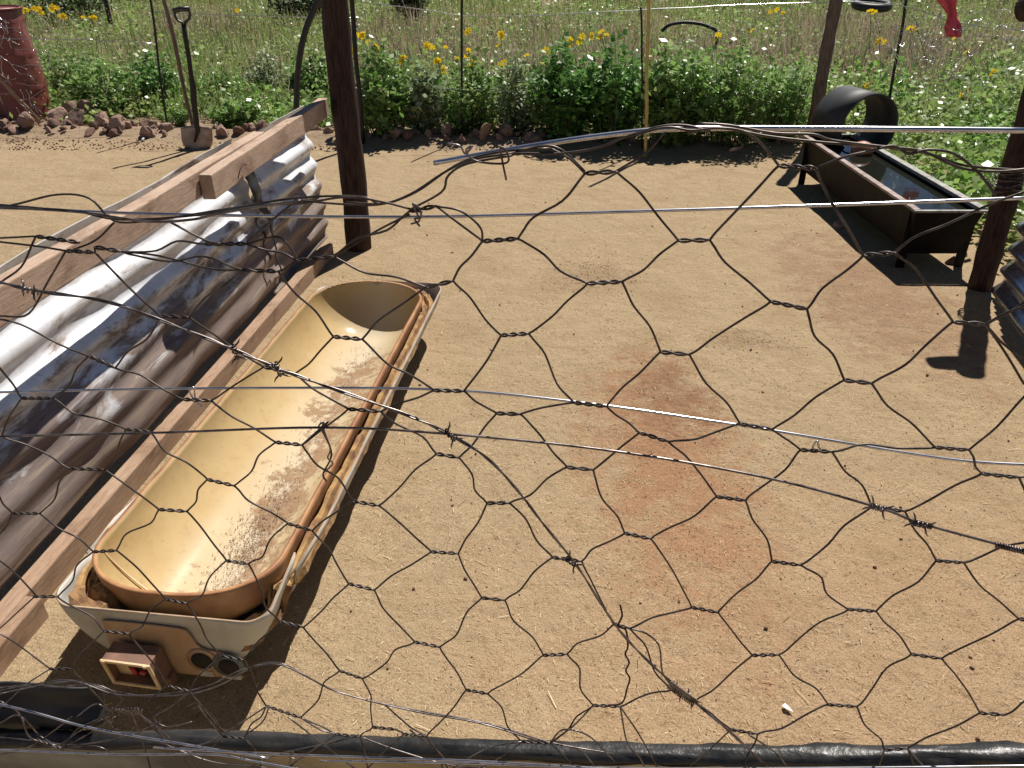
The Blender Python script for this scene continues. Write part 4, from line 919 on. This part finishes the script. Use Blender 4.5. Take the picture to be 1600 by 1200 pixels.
tag(put('leafy_weeds', mesh('leafy_weeds', LV, np.arange(len(LV)).reshape(-1, 4), 'weeds')), 'mixed low green weeds covering the field beyond the stones', 'weeds', kind='stuff')
def blades(n, x, y, h, r_, wd=.0035, lean=.35):
    a = r_.uniform(0, 6.3, n); ln = np.abs(r_.normal(0, lean, n))*h; tip = np.stack([x + np.cos(a)*ln, y + np.sin(a)*ln, h], 1); b_ = np.stack([x, y, np.zeros(n)], 1)
    md = b_*.45 + tip*.55; md[:, 2] = h*.62; md[:, :2] = b_[:, :2] + (tip-b_)[:, :2]*.35
    s_ = np.stack([-np.sin(a + r_.normal(0, .8, n)), np.cos(a), np.zeros(n)], 1)*(wd*(1 + y/14))[:, None]
    V = np.stack([b_-s_, b_+s_, md+s_*.8, md-s_*.8, tip+s_*.15, tip-s_*.15], 1).reshape(-1, 3); i0 = 6*np.arange(n)[:, None]
    return V, np.concatenate([i0 + np.array([[0, 1, 2, 3]]), i0 + np.array([[3, 2, 4, 5]])]).astype(int)
r_ = np.random.default_rng(5); n = 60000; x, y = field_pts(n, 7.6, 27, 1.45, r_); mk = fieldmask(x, y, .5, 5); k = (mk + r_.normal(0, .2, n)) > -.25; x, y = x[k], y[k]; n = len(x)
x += r_.normal(0, .05, n); k = (y + .1*x > 7.4) & ~((x < -4.2) & (y < 7.9)); x, y = x[k], y[k]; n = len(x); h = r_.uniform(.10, .48, n)*np.clip((y-6.6)/2.2, .35, 1)
V, Fc = blades(n, x, y, h, r_); tag(put('tall_grass', mesh('tall_grass', V, Fc, 'grass')), 'tall mixed green and tan grass filling the field', 'grass', kind='stuff')
r_ = np.random.default_rng(6); n = 26000; x, y = field_pts(n, 8.6, 16, 1.2, r_); k = (fieldmask(x, y, .45, 9) + r_.normal(0, .12, n) + .04*np.clip(x, -4, 4)) > .08; x, y = x[k], y[k]; n = len(x); h = r_.uniform(.25, .6, n)
V, Fc = blades(n, x, y, h, r_, .003, .3); tag(put('dry_grass', mesh('dry_grass', V, Fc, 'dry')), 'dry brown grass standing in patches at the back of the field', 'dry grass', kind='stuff')
# fine seed heads and twigs
r_ = np.random.default_rng(8); n = 14000; x, y = field_pts(n, 7.2, 14, 1.2, r_); P = np.stack([x, y, r_.uniform(.2, .8, n)], 1); D = r_.normal(0, 1, (n, 3)); L_ = r_.uniform(.012, .03, n)
V = leaves(P, D, L_, L_*.35, r_); tag(put('seed_heads', mesh('seed_heads', V, np.arange(len(V)).reshape(-1, 4), 'dry')), 'pale seed heads of the grass above the weeds', 'seed heads', kind='stuff')
# flowers
def flower_mesh(name, mt, npet, rad, stem):
    mb = MB(); mb.tube([(0, 0, -stem), (.01, 0, -stem*.5), (0, 0, 0)], .0025, 4, m=1)
    for k in range(npet):
        a = 2*math.pi*k/npet; c, s_ = math.cos(a), math.sin(a); w_ = rad*.42
        mb.add([(0, 0, 0), (c*rad*.55 - s_*w_, s_*rad*.55 + c*w_, .008), (c*rad, s_*rad, .002), (c*rad*.55 + s_*w_, s_*rad*.55 - c*w_, .008)], [(0, 1, 2, 3)])
    return mesh(name, mb.V, mb.F, [mt, 'stem'], mb.m)
YF = [flower_mesh('wildflower', 'petal', 6, r2, .3) for r2 in (.026, .034)]; WF = [flower_mesh('wildflower', 'pale_petal', 5, r2, .25) for r2 in (.012, .017)]
rs = random.Random(21)
def flower(me, u_, v_, Y, label, group):
    p = at(u_, v_, Y=Y); o = put('wildflower', rs.choice(me)); o.location = p; o.rotation_euler = (-.9 + rs.uniform(-.5, .5), rs.uniform(-.5, .5), rs.random()*.6); tag(o, label, 'flower', group)
yc = [(40,17,3),(57,18,4),(85,11,3),(92,27,3),(135,28,2),(148,29,2),(368,21,1),(560,52,3),(552,80,3),(594,72,2),(634,92,4),(574,65,1),(670,72,3),(682,98,3),(690,110,2),(737,100,5),(730,80,2),(722,92,2),(777,55,3),(774,67,1),(787,98,2),(738,130,1),(727,50,2),(700,77,1),(887,66,3),(905,62,2),(942,54,4),(917,56,2),(853,81,2),(851,101,1),(1124,60,2),(1220,17,3),(1200,21,1),(1172,50,1),(1360,22,2),(1427,45,3),(1378,62,3),(1361,134,2),(1391,193,1),(1548,110,2),(1497,148,1),(1497,58,1),(820,85,1),(1118,122,1),(1516,80,1)]
for u_, v_, c_ in yc:
    for q_ in range(c_): flower(YF, u_ + rs.uniform(-8, 8), v_ + rs.uniform(-5, 5), (7.1 if v_ > 40 else 8.2) if u_ < 1340 else 6.6, 'small yellow wildflower standing above the weeds', 'yellow wildflowers in the field')
for q_ in range(60):
    u_ = rs.choice([rs.uniform(560, 1280), rs.uniform(60, 560), rs.uniform(1320, 1600)]); v_ = rs.uniform(0, 125) if u_ > 560 else rs.uniform(40, 150); flower(WF, u_, v_, 7.0 + (150-v_)/70, 'small pale cream wildflower among the weeds', 'pale wildflowers in the field')
# far trees
def tree(x, y, h, r2, sd_, label):
    r_ = np.random.default_rng(sd_); e_ = top('tree', (x, y, 0), label=label, cat='tree', group='trees beyond the field')
    mb = MB(); tp = Vector((x, y, h*.55)); mb.tube([(x, y, -.1), (x+.08, y, h*.25), tp], [.16, .12, .08], 10); cl = []
    for k in range(11):
        a = r_.uniform(0, 6.3); q_ = Vector((x + math.cos(a)*r2*r_.uniform(.4, 1), y + math.sin(a)*r2*r_.uniform(.4, 1), h*r_.uniform(.45, .98))); st = Vector((x, y, h*r_.uniform(.25, .5))); mb.tube([st, st.lerp(q_, .5) + Vector((0, 0, -.1)), q_], [.05, .035, .015], 6); cl.append(q_)
    mb.build('trunk', 'bark', e_); LV = []
    for c_ in cl:
        for s2 in range(5):
            cc = np.array(c_) + r_.normal(0, r2*.28, 3); nl = 90; P = cc + r_.normal(0, .28, (nl, 3)); LV.append(leaves(P, r_.normal(0, 1, (nl, 3)), r_.uniform(.08, .18, nl), r_.uniform(.03, .06, nl), r_))
    LV = np.concatenate(LV); put('crown', mesh('crown', LV, np.arange(len(LV)).reshape(-1, 4), 'tree_leaf'), e_)
for i, (x, y, h, r2) in enumerate(((-9, 26, 5, 2.2), (-3, 29, 6, 2.6), (4, 28, 5.5, 2.4), (9.5, 25, 6, 2.6), (14.5, 23, 6.5, 2.8), (19, 27, 6, 2.6))):
    tree(x, y, h, r2, i+40, 'dark green tree standing far beyond the field')
for u_, v_, w_, lab in ((110, 0, 130, 'dark bushy scrub at the top left edge above the grass'), (470, 2, 90, 'dark bushy scrub at the top edge left of the timber post'), (640, -2, 60, 'dark scrub at the top edge right of the timber post')):
    p = at(u_, 22, Y=17); e_ = top('scrub_bush', (p.x, 17, 0), label=lab, cat='bush'); r_ = np.random.default_rng(u_); LV, mbs = plant((p.x, 17, 0), .95, w_/2/F*17, 60, 40, .09, r_)
    put('foliage', mesh('foliage', LV, np.arange(len(LV)).reshape(-1, 4), 'tree_leaf'), e_); mbs.build('stems', 'stem', e_)
